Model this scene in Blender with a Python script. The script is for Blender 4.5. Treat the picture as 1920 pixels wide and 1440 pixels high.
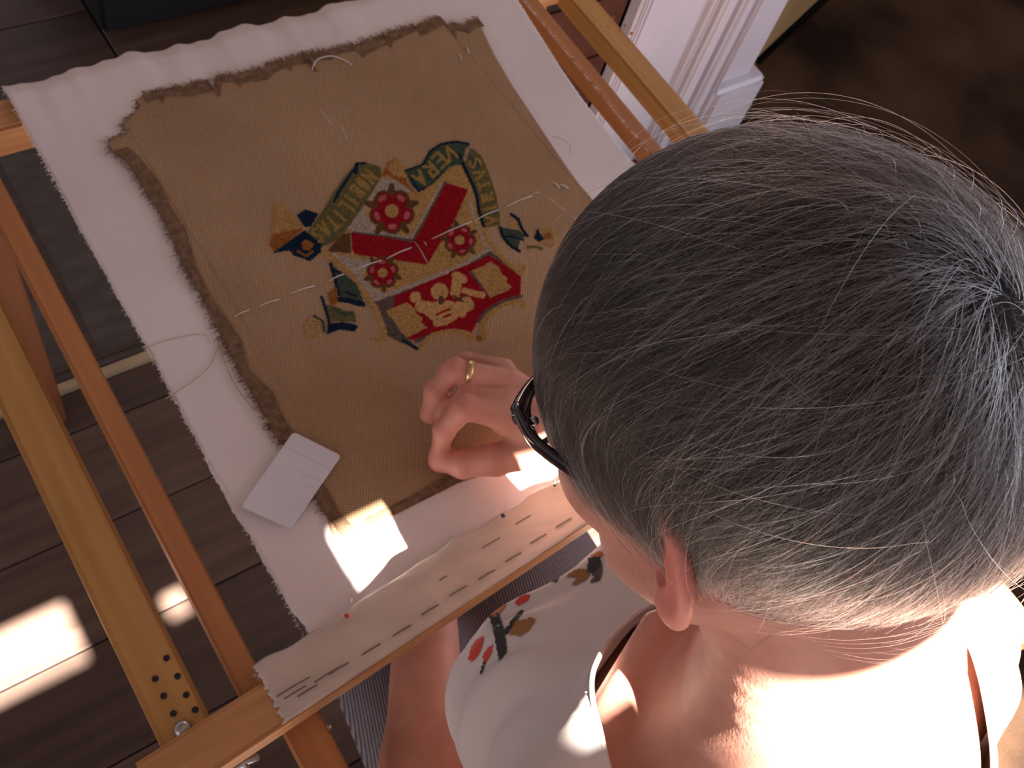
import bpy, bmesh, math, random
import numpy as np
from mathutils import Vector, Matrix
from mathutils.bvhtree import BVHTree

random.seed(4); rng = np.random.default_rng(7)
for o in list(bpy.data.objects): bpy.data.objects.remove(o)
SC = bpy.context.scene
COL = SC.collection

# ---------------------------------------------------------------- camera
F = 1900.0
cu = np.array([.815, -.382, .435]); cu /= np.linalg.norm(cu)
cv = np.array([-.538, -.778, .324]); cv -= cu*(cu@cv); cv /= np.linalg.norm(cv)
cn = np.cross(cu, cv)
CAM = np.array([0, 0, 1.59])
def ray(x, y):
    d = np.array([(x-960)/F, (y-720)/F, 1.0])
    return np.array([d@cu, d@cv, d@cn])
def P(x, y, z):
    """point of the photograph (x, y) on the horizontal plane at height z"""
    r = ray(x, y)
    return CAM + r*((z-CAM[2])/r[2])
cam_d = bpy.data.cameras.new('camera'); cam = bpy.data.objects.new('camera', cam_d); COL.objects.link(cam)
R3 = np.stack([cu, cv, cn])            # rows: world axes in camera(cv) coords
right, down, fwd = R3[:, 0], R3[:, 1], R3[:, 2]
M = Matrix(((right[0], -down[0], -fwd[0], CAM[0]), (right[1], -down[1], -fwd[1], CAM[1]), (right[2], -down[2], -fwd[2], CAM[2]), (0, 0, 0, 1)))
cam.matrix_world = M
cam_d.sensor_width = 36; cam_d.lens = F/1920*36; cam_d.clip_start = .02
cam_d.dof.use_dof = True; cam_d.dof.focus_distance = .42; cam_d.dof.aperture_fstop = 32
SC.camera = cam

# ---------------------------------------------------------------- light
W = bpy.data.worlds.new('world'); SC.world = W; W.use_nodes = True
bg = W.node_tree.nodes['Background']; bg.inputs[0].default_value = (.92, .80, .90, 1); bg.inputs[1].default_value = .4
_az, _el = math.radians(187), math.radians(57)
SUN_TO = np.array([math.sin(_az)*math.cos(_el), math.cos(_az)*math.cos(_el), math.sin(_el)])
SUN_DIR = -Vector(SUN_TO)
sd = bpy.data.lights.new('sun', 'SUN'); sd.energy = 100; sd.angle = math.radians(.6); sd.color = (1, .93, .82)
so = bpy.data.objects.new('sun', sd); COL.objects.link(so)
so.rotation_euler = SUN_DIR.to_track_quat('-Z', 'Y').to_euler()
def area(name, loc, target, sx, sy, power, color):
    a = bpy.data.lights.new(name, 'AREA'); a.shape = 'RECTANGLE'; a.size = sx; a.size_y = sy; a.energy = power; a.color = color
    o = bpy.data.objects.new(name, a); COL.objects.link(o); o.location = loc
    o.rotation_euler = (Vector(target)-Vector(loc)).to_track_quat('-Z', 'Y').to_euler(); return o
area('window_daylight_right', (2.6, -1.3, 1.7), (.4, .1, 1.0), 1.8, 1.3, 34, (.74, .82, 1.0))
area('fill_light_left', (-2.2, -.6, 1.9), (.4, .5, .7), 1.8, 1.3, 12, (1.0, .88, .86))  # added soft fill to lift the ambient, not a known window
lp = bpy.data.lights.new('next_room_lamp', 'POINT'); lp.energy = 7; lp.color = (1, .62, .36); lp.shadow_soft_size = .12
lo = bpy.data.objects.new('next_room_lamp', lp); COL.objects.link(lo); lo.location = (1.15, 1.75, 1.5)
SC.view_settings.view_transform = 'Standard'; SC.view_settings.look = 'None'
SC.view_settings.exposure = 0.0; SC.view_settings.gamma = 1
SC.view_settings.use_curve_mapping = False

# ---------------------------------------------------------------- helpers
def tag(o, label=None, cat=None, group=None, kind=None):
    if label: o['label'] = label
    if cat: o['category'] = cat
    if group: o['group'] = group
    if kind: o['kind'] = kind
    return o
def empty(name, loc, label, cat, group=None):
    o = bpy.data.objects.new(name, None); COL.objects.link(o); o.location = loc; o.empty_display_size = .05
    return tag(o, label, cat, group)
def absloc(o):
    l = Vector(o.location)
    while o.parent: o = o.parent; l += Vector(o.location)
    return l
def link(name, me, m=None, parent=None, smooth=False):
    """mesh in world coordinates -> object, parented without moving"""
    o = bpy.data.objects.new(name, me); COL.objects.link(o)
    if m is not None: me.materials.append(m)
    if smooth and len(me.polygons): me.polygons.foreach_set('use_smooth', [True]*len(me.polygons))
    if parent is not None:
        o.parent = parent; o.location = -absloc(parent)
    return o
def mesh_from(v, f, name='m'):
    me = bpy.data.meshes.new(name); me.from_pydata([tuple(map(float, p)) for p in v], [], [tuple(map(int, q)) for q in f]); me.update(); return me
def np_mesh(v, f, name='m'):
    """fast: v (N,3), f (M,k)"""
    me = bpy.data.meshes.new(name); v = np.ascontiguousarray(v, np.float32); f = np.ascontiguousarray(f, np.int32)
    me.vertices.add(len(v)); me.vertices.foreach_set('co', v.ravel())
    k = f.shape[1]
    me.loops.add(f.size); me.loops.foreach_set('vertex_index', f.ravel())
    me.polygons.add(len(f)); me.polygons.foreach_set('loop_start', np.arange(0, f.size, k, dtype=np.int32))
    me.update(calc_edges=True); me.validate(); return me
def box_bm(x0, x1, y0, y1, z0, z1, bev=.0, seg=2, bm=None):
    nb = bmesh.new()
    bmesh.ops.create_cube(nb, size=1)
    for v in nb.verts: v.co = Vector(((x0+x1)/2+v.co.x*(x1-x0), (y0+y1)/2+v.co.y*(y1-y0), (z0+z1)/2+v.co.z*(z1-z0)))
    if bev > 0: bmesh.ops.bevel(nb, geom=nb.edges[:], offset=bev, segments=seg, affect='EDGES')
    if bm is None: return nb
    me = bpy.data.meshes.new('t'); nb.to_mesh(me); nb.free(); bm.from_mesh(me); bpy.data.meshes.remove(me); return bm
def bmo(name, bm, m, parent=None, smooth=False):
    me = bpy.data.meshes.new(name); bm.normal_update(); bm.to_mesh(me); bm.free()
    return link(name, me, m, parent, smooth)
def tube(pts, r, n=8, caps=True):
    """swept tube, r scalar or list -> v, f"""
    pts = [np.array(p, float) for p in pts]; N = len(pts); rr = [r]*N if np.isscalar(r) else r
    V = []; Fc = []
    t = pts[1]-pts[0]; a = np.cross(t, [0, 0, 1.]); 
    if np.linalg.norm(a) < 1e-6: a = np.array([1., 0, 0])
    a /= np.linalg.norm(a)
    for i, p in enumerate(pts):
        t = pts[min(i+1, N-1)]-pts[max(i-1, 0)]; t /= (np.linalg.norm(t)+1e-12)
        a = a-t*(a@t); a /= (np.linalg.norm(a)+1e-12); b = np.cross(t, a)
        for k in range(n):
            w = 2*math.pi*k/n; V.append(p+rr[i]*(math.cos(w)*a+math.sin(w)*b))
    for i in range(N-1):
        for k in range(n):
            Fc.append((i*n+k, i*n+(k+1) % n, (i+1)*n+(k+1) % n, (i+1)*n+k))
    if caps: Fc.append(tuple(range(n))[::-1]); Fc.append(tuple(range((N-1)*n, N*n)))
    return V, Fc
def tube_obj(name, pts, r, m, parent=None, n=8):
    v, f = tube(pts, r, n); return link(name, mesh_from(v, f), m, parent, True)
def spline(pts, n=8):
    pts = np.array(pts, float); out = []
    q = np.vstack([2*pts[0]-pts[1], pts, 2*pts[-1]-pts[-2]])
    for i in range(1, len(q)-2):
        for k in range(n):
            t = k/n; out.append(.5*((2*q[i])+(-q[i-1]+q[i+1])*t+(2*q[i-1]-5*q[i]+4*q[i+1]-q[i+2])*t*t+(-q[i-1]+3*q[i]-3*q[i+1]+q[i+2])*t**3))
    out.append(pts[-1]); return np.array(out)

# ---------------------------------------------------------------- materials
def mat(name, c, rough=.6, c2=None, scale=(8, 8, 8), nscale=1.0, bump=0, bscale=None, bdist=.001, spec=.5, sss=0, metal=0, detail=4, ramp=(.35, .65), coat=0):
    m = bpy.data.materials.new(name); m.use_nodes = True; nt = m.node_tree; N = nt.nodes; L = nt.links
    b = N['Principled BSDF']; b.inputs['Base Color'].default_value = (*c, 1); b.inputs['Roughness'].default_value = rough
    b.inputs['Specular IOR Level'].default_value = spec; b.inputs['Metallic'].default_value = metal
    b.inputs['Coat Weight'].default_value = coat
    if sss:
        b.inputs['Subsurface Weight'].default_value = sss; b.inputs['Subsurface Radius'].default_value = (1, .3, .15); b.inputs['Subsurface Scale'].default_value = .006
    tc = N.new('ShaderNodeTexCoord'); mp = N.new('ShaderNodeMapping'); mp.inputs['Scale'].default_value = scale
    L.new(tc.outputs['Object'], mp.inputs['Vector'])
    if c2 is not None:
        n = N.new('ShaderNodeTexNoise'); n.inputs['Scale'].default_value = nscale; n.inputs['Detail'].default_value = detail
        L.new(mp.outputs[0], n.inputs['Vector'])
        r = N.new('ShaderNodeValToRGB'); r.color_ramp.elements[0].color = (*c, 1); r.color_ramp.elements[1].color = (*c2, 1)
        r.color_ramp.elements[0].position, r.color_ramp.elements[1].position = ramp
        L.new(n.outputs['Fac'], r.inputs[0]); L.new(r.outputs[0], b.inputs['Base Color'])
    if bump:
        n2 = N.new('ShaderNodeTexNoise'); n2.inputs['Scale'].default_value = 1; n2.inputs['Detail'].default_value = 3
        mp2 = N.new('ShaderNodeMapping'); mp2.inputs['Scale'].default_value = bscale or scale
        L.new(tc.outputs['Object'], mp2.inputs['Vector']); L.new(mp2.outputs[0], n2.inputs['Vector'])
        bp = N.new('ShaderNodeBump'); bp.inputs['Strength'].default_value = bump; bp.inputs['Distance'].default_value = bdist
        L.new(n2.outputs['Fac'], bp.inputs['Height']); L.new(bp.outputs[0], b.inputs['Normal'])
    return m
def weave(m, scale, strength, dist=.0006, rot=0.0, tint=None):
    """woven cloth: two crossed sine bands as bump (and optional colour in the gaps)"""
    nt = m.node_tree; N = nt.nodes; L = nt.links; b = N['Principled BSDF']
    tc = N.new('ShaderNodeTexCoord'); mp = N.new('ShaderNodeMapping'); mp.inputs['Rotation'].default_value = (0, 0, rot); L.new(tc.outputs['Object'], mp.inputs['Vector'])
    outs = []
    for d in 'XY':
        w = N.new('ShaderNodeTexWave'); w.bands_direction = d; w.inputs['Scale'].default_value = scale; w.inputs['Distortion'].default_value = .6; w.inputs['Detail Scale'].default_value = 3
        L.new(mp.outputs[0], w.inputs['Vector']); outs.append(w.outputs['Fac'])
    mul = N.new('ShaderNodeMath'); mul.operation = 'MULTIPLY'; L.new(outs[0], mul.inputs[0]); L.new(outs[1], mul.inputs[1])
    bp = N.new('ShaderNodeBump'); bp.inputs['Strength'].default_value = strength; bp.inputs['Distance'].default_value = dist
    L.new(mul.outputs[0], bp.inputs['Height'])
    old = b.inputs['Normal'].links
    if old: L.new(old[0].from_socket, bp.inputs['Normal'])
    L.new(bp.outputs[0], b.inputs['Normal'])
    if tint is not None:
        mx = N.new('ShaderNodeMix'); mx.data_type = 'RGBA'; mx.inputs[7].default_value = b.inputs['Base Color'].default_value
        lk = b.inputs['Base Color'].links
        if lk: L.new(lk[0].from_socket, mx.inputs[7])
        mx.inputs[6].default_value = (*tint, 1)
        mr = N.new('ShaderNodeMapRange'); mr.inputs[1].default_value = 0; mr.inputs[2].default_value = .35; L.new(mul.outputs[0], mr.inputs[0])
        L.new(mr.outputs[0], mx.inputs[0]); L.new(mx.outputs[2], b.inputs['Base Color'])
    return m
M_LIGHTWOOD = mat('light_beech', (.40, .205, .062), .42, (.52, .29, .095), (60, 3, 60), bump=.25, bscale=(300, 12, 300), bdist=.0004)
M_REDWOOD = mat('reddish_beech', (.36, .145, .05), .45, (.46, .20, .072), (60, 3, 60), bump=.25, bscale=(300, 12, 300), bdist=.0004)
M_BARWOOD = mat('bar_beech', (.42, .20, .075), .5, (.56, .30, .13), (4, 90, 90), bump=.3, bscale=(14, 400, 400), bdist=.0005)
M_DARKPOST = mat('dark_post', (.16, .055, .022), .5, (.23, .085, .035), (40, 40, 3))
M_LINEN = weave(mat('linen', (.66, .60, .60), .9, (.74, .68, .68), (5, 5, 5), spec=.1, bump=.15, bscale=(60, 60, 60), bdist=.002), 420, .35, .0003)
M_WEBBING = weave(mat('webbing', (.52, .44, .38), .9, (.64, .56, .50), (9, 14, 9), spec=.1, bump=.4, bscale=(40, 160, 40), bdist=.0015), 300, .5, .0005)
M_CANVAS = weave(mat('canvas', (.38, .245, .145), .92, (.50, .34, .215), (9, 9, 9), spec=.08, bump=.25, bscale=(45, 45, 45), bdist=.002, ramp=(.3, .7)), 125, .8, .0008, .55, tint=(.27, .165, .092))
M_FRAY = weave(mat('canvas_border', (.20, .115, .07), .95, (.42, .27, .17), (130, 130, 130), spec=.05, bump=.8, bscale=(500, 500, 500), bdist=.001), 150, 1, .001, .05, tint=(.13, .072, .045))
M_THREAD = mat('white_thread', (.62, .60, .58), .7)
M_TAN = mat('tan_thread', (.42, .32, .18), .8)
M_CARD = mat('white_card', (.62, .62, .68), .6, (.66, .66, .72), (20, 20, 20))
M_BLUEINK = mat('pale_blue_ink', (.38, .42, .55), .7)
M_METAL = mat('steel', (.5, .5, .52), .3, metal=1)
M_GOLD = mat('gold', (.75, .55, .28), .22, metal=1)
M_SKIN = mat('skin', (.50, .235, .175), .5, (.60, .30, .225), (30, 30, 30), sss=.25, spec=.35, bump=.35, bscale=(420, 420, 420), bdist=.0006)
M_LIMBSKIN = M_SKIN
M_WHITEPAINT = mat('white_gloss_paint', (.58, .55, .62), .4, (.66, .62, .68), (6, 6, 2))
M_OCHRE = mat('ochre_wall', (.30, .17, .06), .8, (.38, .22, .085), (6, 6, 6))
M_PLANK = [mat('dark_oak_%s' % n, tuple(k*a for a in (.060, .037, .029)), .38, tuple(k*a for a in (.100, .064, .051)), (2.5, 30, 2.5), nscale=1.5, bump=.3, bscale=(8, 160, 8), bdist=.0008) for n, k in (('a', .8), ('b', 1.0), ('c', 1.2))]
M_GREYFLOOR = mat('grey_slab', (.052, .046, .042), .6, (.085, .073, .066), (12, 30, 12), bump=.3, bscale=(60, 200, 60))
M_REDFLOOR = mat('red_brown_boards', (.24, .075, .032), .5, (.32, .11, .05), (3, 20, 3))
M_CARPET = mat('brown_carpet', (.022, .012, .008), .95, (.095, .052, .028), (2.6, 2.6, 2.6), spec=.05, bump=.6, bscale=(250, 250, 250), bdist=.003, ramp=(.4, .72))
M_BLACK = mat('black_cloth', (.006, .007, .009), .8)
M_BRASS = mat('pale_brass', (.40, .31, .19), .45, (.5, .4, .25), (8, 8, 8))
M_HOLESHADE = mat('hole_shade', (.03, .03, .045), .4, metal=.6)
M_TANK = weave(mat('white_jersey', (.60, .55, .53), .88, (.66, .61, .59), (5, 5, 5), spec=.1, bump=.2, bscale=(50, 50, 50), bdist=.0012), 500, .25, .0002)
M_WALL = mat('plain_plaster', (.35, .30, .27), .9, (.38, .33, .30), (3, 3, 3))

# ribbed leggings: narrow knitted ribs across the thigh
M_LEGGING = mat('grey_ribbed_knit', (.20, .19, .21), .9, (.26, .25, .28), (10, 10, 10), spec=.1)
def ribs(m, scale, colA, colB, rotz):
    nt = m.node_tree; N = nt.nodes; L = nt.links; b = N['Principled BSDF']
    tc = N.new('ShaderNodeTexCoord'); mp = N.new('ShaderNodeMapping'); mp.inputs['Rotation'].default_value = (0, 0, rotz); L.new(tc.outputs['Object'], mp.inputs['Vector'])
    w = N.new('ShaderNodeTexWave'); w.bands_direction = 'X'; w.inputs['Scale'].default_value = scale; w.inputs['Distortion'].default_value = 1.2; w.inputs['Detail Scale'].default_value = 2
    L.new(mp.outputs[0], w.inputs['Vector'])
    r = N.new('ShaderNodeValToRGB'); r.color_ramp.elements[0].color = (*colA, 1); r.color_ramp.elements[1].color = (*colB, 1); r.color_ramp.elements[0].position = .2; r.color_ramp.elements[1].position = .6
    L.new(w.outputs['Fac'], r.inputs[0]); L.new(r.outputs[0], b.inputs['Base Color'])
    bp = N.new('ShaderNodeBump'); bp.inputs['Strength'].default_value = .8; bp.inputs['Distance'].default_value = .001
    L.new(w.outputs['Fac'], bp.inputs['Height']); L.new(bp.outputs[0], b.inputs['Normal'])
ribs(M_LEGGING, 120, (.085, .075, .085), (.24, .23, .26), .3)

# tortoiseshell plastic
M_SHELL = mat('dark_tortoiseshell', (.012, .006, .012), .12, (.10, .07, .08), (60, 60, 60), coat=1, ramp=(.52, .66))

# ---------------------------------------------------------------- the room
def plank_mesh():
    bm = box_bm(-.5, .5, -.5, .5, -.5, .5); return bm
fl = bmo('floor', box_bm(-3.2, 4.2, -1.7, 3.6, -.06, -.022), mat('subfloor', (.01, .007, .006), .9)); tag(fl, kind='structure')
PW = .172
def plank(x0, x1, y0, y1, m):
    o = bmo('plank', box_bm(x0, x1, y0+.0012, y1-.0012, -.02, 0, .0018, 1), m, fl)
k = 0
for i in range(-11, 3):
    y0 = .52+i*PW; y1 = y0+PW
    if y1 > .945: y1 = .936
    if y0 > .93: break
    x = -3.1+(i*1.37) % 1.1
    while x < 4.1:
        ln = 1.35+((i*7+k*3) % 5)*.12; plank(x+.001, min(x+ln, 4.15)-.001, y0, y1, M_PLANK[(i*2+k) % 3]); x += ln; k += 1
# threshold strip and the floor beyond
th = bmo('trim_1', box_bm(-1.3, 1.19, .938, .958, -.02, .006, .003), M_BRASS); tag(th, kind='structure')
far = bmo('floor_slab', box_bm(-3, .50, .96, 1.62, -.02, .001, .002), M_GREYFLOOR, fl)
far2 = bmo('floor_slab', box_bm(-3, .50, .975, .985, .001, .004, .001), M_PLANK[0], fl)
far4 = bmo('floor_slab', box_bm(.185, .20, .985, 1.6, .001, .004, .001), M_PLANK[0], fl)
for j in range(9):
    bmo('plank', box_bm(.505, 1.9, .962+j*.16, 1.118+j*.16, -.02, 0, .0018, 1), M_REDFLOOR if j < 3 else M_PLANK[j % 3], fl)
for j in range(8):
    bmo('plank', box_bm(-3, .50, 1.625+j*.16, 1.781+j*.16, -.02, 0, .0018, 1), M_PLANK[j % 3], fl)

# white moulded door casing
cas = empty('trim_2', (1.4, .96, 0), None, None); tag(cas, kind='structure')
def strip(x0, x1, yf, z0=0, z1=2.3, bev=.006, name='moulding'):
    return bmo(name, box_bm(x0, x1, yf, .99, z0, z1, bev, 3), M_WHITEPAINT, cas)
strip(1.19, 1.64, .972, name='casing_board')
for x0, x1, yf in [(1.19, 1.205, .95), (1.212, 1.222, .96), (1.228, 1.24, .966), (1.395, 1.41, .955), (1.413, 1.45, .945), (1.455, 1.465, .957), (1.47, 1.485, .945), (1.49, 1.52, .955), (1.525, 1.535, .948)]:
    strip(x0, x1, yf, .0 if x0 < 1.5 else 0)
strip(1.54, 1.64, .962, name='casing_board')
strip(1.52, 1.675, .935, 0, .19, .012, 'plinth_block')
# ochre wall to the right of the casing
ow = bmesh.new()
wv = [(1.63, 1.03), (3.3, 1.60), (3.25, 1.75), (1.63, 1.2)]
vs = [ow.verts.new((x, y, z)) for z in (0, 2.6) for x, y in wv]
ow.faces.new(vs[:4][::-1]); ow.faces.new(vs[4:])
for i in range(4): ow.faces.new((vs[i], vs[(i+1) % 4], vs[4+(i+1) % 4], vs[4+i]))
tag(bmo('wall_back', ow, M_OCHRE), kind='structure')
# carpet at right
cp = bmesh.new(); nx = 60
cg = bmesh.new()
_o = [(1.15, -1.3), (3.6, -1.3), (3.6, 1.66), (1.70, 1.035), (1.70, .93), (1.15, .93)]
_t = [cg.verts.new((x, y, .010)) for x, y in _o]; _b = [cg.verts.new((x, y, .0005)) for x, y in _o]; cg.faces.new(_t); cg.faces.new(_b[::-1])
for _i in range(6): cg.faces.new((_t[_i-1], _b[_i-1], _b[_i], _t[_i]))
bmesh.ops.recalc_face_normals(cg, faces=cg.faces[:])
tag(bmo('carpet', cg, M_CARPET), 'dark brown mottled carpet on the floor to the right of the white casing', 'carpet')
# black box on the floor of the next room
bb = empty('storage_box', (.75, 1.95, 0), 'black storage box on the floor beyond the far edge of the white cloth', 'box')
bmo('body', box_bm(.50, 1.08, 1.70, 2.25, 0, .26, .01), M_BLACK, bb)
bmo('lid', box_bm(.49, 1.09, 1.69, 2.26, .26, .285, .008), M_BLACK, bb)

# unseen ceiling added to block the sun, with gaps shaping its patches
CZ = 2.4
def up(x, y, z):            # where the sun ray through (x, y, z) crosses the ceiling
    t = (CZ-z)/SUN_TO[2]; return x+SUN_TO[0]*t, y+SUN_TO[1]*t
# gaps placed by where the sun patches should land (height, x0, x1, y0, y1)
SUN_GAPS = [(.72, .264, 1.25, -.85, .278), (.72, .214, .268, .216, .278), (0, -.75, -.015, .498, .60), (0, .112, .146, .495, .538)]
RP = []
for z_, a0, a1, b0, b1 in SUN_GAPS:
    p0 = up(a0, b0, z_); p1 = up(a1, b1, z_); RP.append((p0[0], p1[0], p0[1], p1[1]))
xs = sorted({-3.2, 4.2, *[p[0] for p in RP], *[p[1] for p in RP]}); ys = sorted({-1.7, 3.6, *[p[2] for p in RP], *[p[3] for p in RP]})
bm = bmesh.new()
for i in range(len(xs)-1):
    for j in range(len(ys)-1):
        cx, cy = (xs[i]+xs[i+1])/2, (ys[j]+ys[j+1])/2
        if any(p[0] < cx < p[1] and p[2] < cy < p[3] for p in RP): continue
        box_bm(xs[i], xs[i+1], ys[j], ys[j+1], CZ, CZ+.012, 0, bm=bm)
tag(bmo('sun_mask_ceiling', bm, M_WALL), kind='structure')


# ---------------------------------------------------------------- embroidery stand
st = empty('embroidery_stand', (.45, .5, 0), 'floor standing wooden embroidery frame holding the stretched white cloth', 'embroidery frame')
def bar(name, x0, x1, y0, y1, z0, z1, m, bev=.002, label=None):
    o = bmo(name, box_bm(x0, x1, y0, y1, z0, z1, bev, 2), m, st)
    if label: o['label'] = label
    return o
bar('side_rail', .083, .105, .17, .93, .688, .714, M_REDWOOD)
bar('side_rail', .795, .817, .17, .93, .688, .714, M_REDWOOD)
armL = bar('side_arm', .013, .056, .150, 1.25, .668, .698, M_LIGHTWOOD, .004)
armR = bar('side_arm', .876, .916, .150, 1.25, .668, .698, M_LIGHTWOOD, .004)
bar('brace', .104, .136, -.16, .165, .655, .685, M_REDWOOD)
bar('brace', .79, .822, -.16, .165, .655, .685, M_REDWOOD)
def roller(y0, y1, z0, z1, x0, x1):
    bm = box_bm(x0, x1, y0, y1, z0, z1, 0)
    ends = [e for e in bm.edges if abs(e.verts[0].co.x-e.verts[1].co.x) < 1e-6 and abs(e.verts[0].co.z-e.verts[1].co.z) > 1e-4 and e.verts[0].co.y > (y0+y1)/2]
    bmesh.ops.bevel(bm, geom=ends, offset=.016, segments=5, affect='EDGES')
    bmesh.ops.bevel(bm, geom=[e for e in bm.edges if e.is_manifold and e.calc_face_angle(0) > .6], offset=.0035, segments=2, affect='EDGES')
    return bm
SL = .064
def skew(bm_):
    for v in bm_.verts: v.co.y += SL*(v.co.x-.1)
    return bm_
bmo('front_bar', skew(roller(.148, .187, .699, .738, -.028, .92)), M_BARWOOD, st)
bmo('back_bar', roller(.842, .884, .672, .714, -.012, .92), M_BARWOOD, st)
for x in (.088, .885):
    bar('post', x-.02, x+.02, .888, .93, 0, .668, M_DARKPOST if x < .5 else M_REDWOOD)
for x in (.036, .896):
    bar('post', x-.02, x+.02, .15, .19, 0, .668, M_DARKPOST)
# drilled peg holes in the light side arms: discs on the wood, hole shade put into their colour
def disc(c, r, z, n=14, depth=.0006):
    V = [(c[0]+r*math.cos(2*math.pi*i/n), c[1]+r*math.sin(2*math.pi*i/n), z+depth) for i in range(n)]
    V += [(c[0]+.72*r*math.cos(2*math.pi*i/n), c[1]+.72*r*math.sin(2*math.pi*i/n), z+depth*.5) for i in range(n)]
    V += [(x, y, z-.0015) for x, y, _ in V[:n]]
    Fc = [(i, (i+1) % n, n+(i+1) % n, n+i) for i in range(n)] + [tuple(range(n, 2*n))] + [(i, 2*n+i, 2*n+(i+1) % n, (i+1) % n) for i in range(n)]
    return mesh_from(V, Fc)
holes = [(312, 1234), (291, 1273), (333, 1268), (307, 1305), (349, 1303), (325, 1338), (366, 1331)]
for h in holes:
    p = P(*h, .698); link('peg_hole', disc(p, .0028, .698), M_HOLESHADE, st)
for h in [(1150, 32), (1163, 56), (1178, 75), (1172, 48), (1140, 50), (1184, 62)]:
    p = P(*h, .698); link('peg_hole', disc(p, .0022, .698), M_REDWOOD, st)
b = P(343, 1366, .70)
bmo_b = bmesh.new(); bmesh.ops.create_uvsphere(bmo_b, u_segments=16, v_segments=8, radius=.0075)
for v in bmo_b.verts: v.co = Vector((b[0]+v.co.x, b[1]+v.co.y, .698+max(v.co.z, -.001)*.6))
bmo('bolt_head', bmo_b, M_METAL, st, True)
for (px, py) in [(456, 1428), (592, 1372)]:
    q = P(px, py, .672); wing = empty('wing_nut', (0, 0, 0), None, None); wing.parent = st; wing.location = Vector((q[0], q[1], .672))-Vector(st.location)
    tube_obj('bolt', [(q[0], q[1]+.02, .672), (q[0], q[1]-.012, .672)], .003, M_METAL, wing)
    tube_obj('wing', [(q[0]-.012, q[1]-.004, .680), (q[0], q[1], .672), (q[0]+.012, q[1]-.004, .680)], [.003, .004, .003], M_METAL, wing)

# ---------------------------------------------------------------- white backing cloth
def fnoise(x, s=0): return math.sin(x*13.1+s)*.5+math.sin(x*31.7+s*2.1)*.3+math.sin(x*71.3+s*.7)*.2
def cloth():
    nx, ny = 150, 150; V = []; Fc = []
    for j in range(ny+1):
        v = j/ny
        for i in range(nx+1):
            u = i/nx
            xl = .149+.004*fnoise(v*1.2, 1)*(1-v)+.0006*math.sin(v*400)+.0004*math.sin(v*977)
            xr = .790-.034*math.sin(math.pi*min(1, v*1.0))**1.2*.9+.0006*math.sin(v*390)
            x = xl+(xr-xl)*u
            yt = .897+.006*fnoise(u*2.0, 3)-.04*max(0, u-.72)/.28*0
            y0_ = .197+SL*(x-.1); y = y0_+(yt-y0_)*v
            z = .7205+.0012*fnoise(x*2+y, 2)
            top = max(0, (v-.80)/.20)
            z += top**1.5*(.0012*math.sin(x*95+2*fnoise(x*3))+.0012*math.sin(x*150+3*fnoise(x*2)))*(1.1-u*.5)+.001*top
            if v > .975: z -= (v-.975)/.025*.006
            if v < .05: z += (1-v/.05)**2*.010
            z += .0045*math.exp(-((y-.215-SL*(x-.1)-.008*math.sin((x-.15)*17))/.009)**2)*math.exp(-((x-.20)/.10)**2)
            V.append((x, y, z))
    for j in range(ny):
        for i in range(nx):
            a = j*(nx+1)+i; Fc.append((a, a+1, a+nx+2, a+nx+1))
    return mesh_from(V, Fc)
cl = empty('backing_cloth', (.45, .55, .72), 'white linen backing cloth stretched between the wooden bars of the frame', 'cloth')
c = link('linen', cloth(), M_LINEN, cl, True); md = c.modifiers.new('thick', 'SOLIDIFY'); md.thickness = .0008; md.offset = -1
def webbing():
    nx, ny = 160, 22; V = []; Fc = []
    for j in range(ny+1):
        v = j/ny
        for i in range(nx+1):
            u = i/nx; xl = .100+.0025*fnoise(v*3, 5)+.0012*math.sin(v*60); x = xl+(.792-xl)*u
            hem = .2015+.0030*fnoise(u*1.5, 9)+.001*math.sin(u*90)
            y = .1495+(hem-.1495)*v
            z = .7392+.0006*fnoise(x*6+y*20)+.0006*math.sin(v*9)*math.sin(x*60+3*v)
            if y > .184: z = z-(y-.184)/.024*.0105+.0015*math.sin((y-.184)/.024*math.pi)
            if y < .1525: z -= (.1525-y)*.8
            V.append((x, y+SL*(x-.1), z))
    for j in range(ny):
        for i in range(nx):
            a = j*(nx+1)+i; Fc.append((a, a+1, a+nx+2, a+nx+1))
    return mesh_from(V, Fc)
w = link('webbing', webbing(), M_WEBBING, cl, True); md = w.modifiers.new('thick', 'SOLIDIFY'); md.thickness = .0012; md.offset = 1
w['label'] = 'cream woven webbing along the front bar'
M_STITCH = mat('grey_stitch', (.16, .13, .10), .8)
for i in range(22):
    x0 = .118+i*.0305; y0 = .1605+.0012*math.sin(i*1.7)+SL*(x0-.1)
    v_, f_ = tube([(x0, y0, .7412), (x0+.009, y0+.0003, .7422), (x0+.018, y0+.0005, .7412)], .0007, 5)
    link('stitch', mesh_from(v_, f_), M_STITCH, cl)
for x0, y0, l in [(.104, .173, .03), (.108, .168, .02), (.135, .166, .022), (.32, .185, .02), (.36, .187, .018), (.27, .181, .008)]:
    y0 += SL*(x0-.1)-.003; v_, f_ = tube([(x0, y0, .7408), (x0+l/2, y0+.0003, .7418), (x0+l, y0+.0005, .7408)], .0006, 5)
    link('stitch', mesh_from(v_, f_), M_STITCH, cl)
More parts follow.
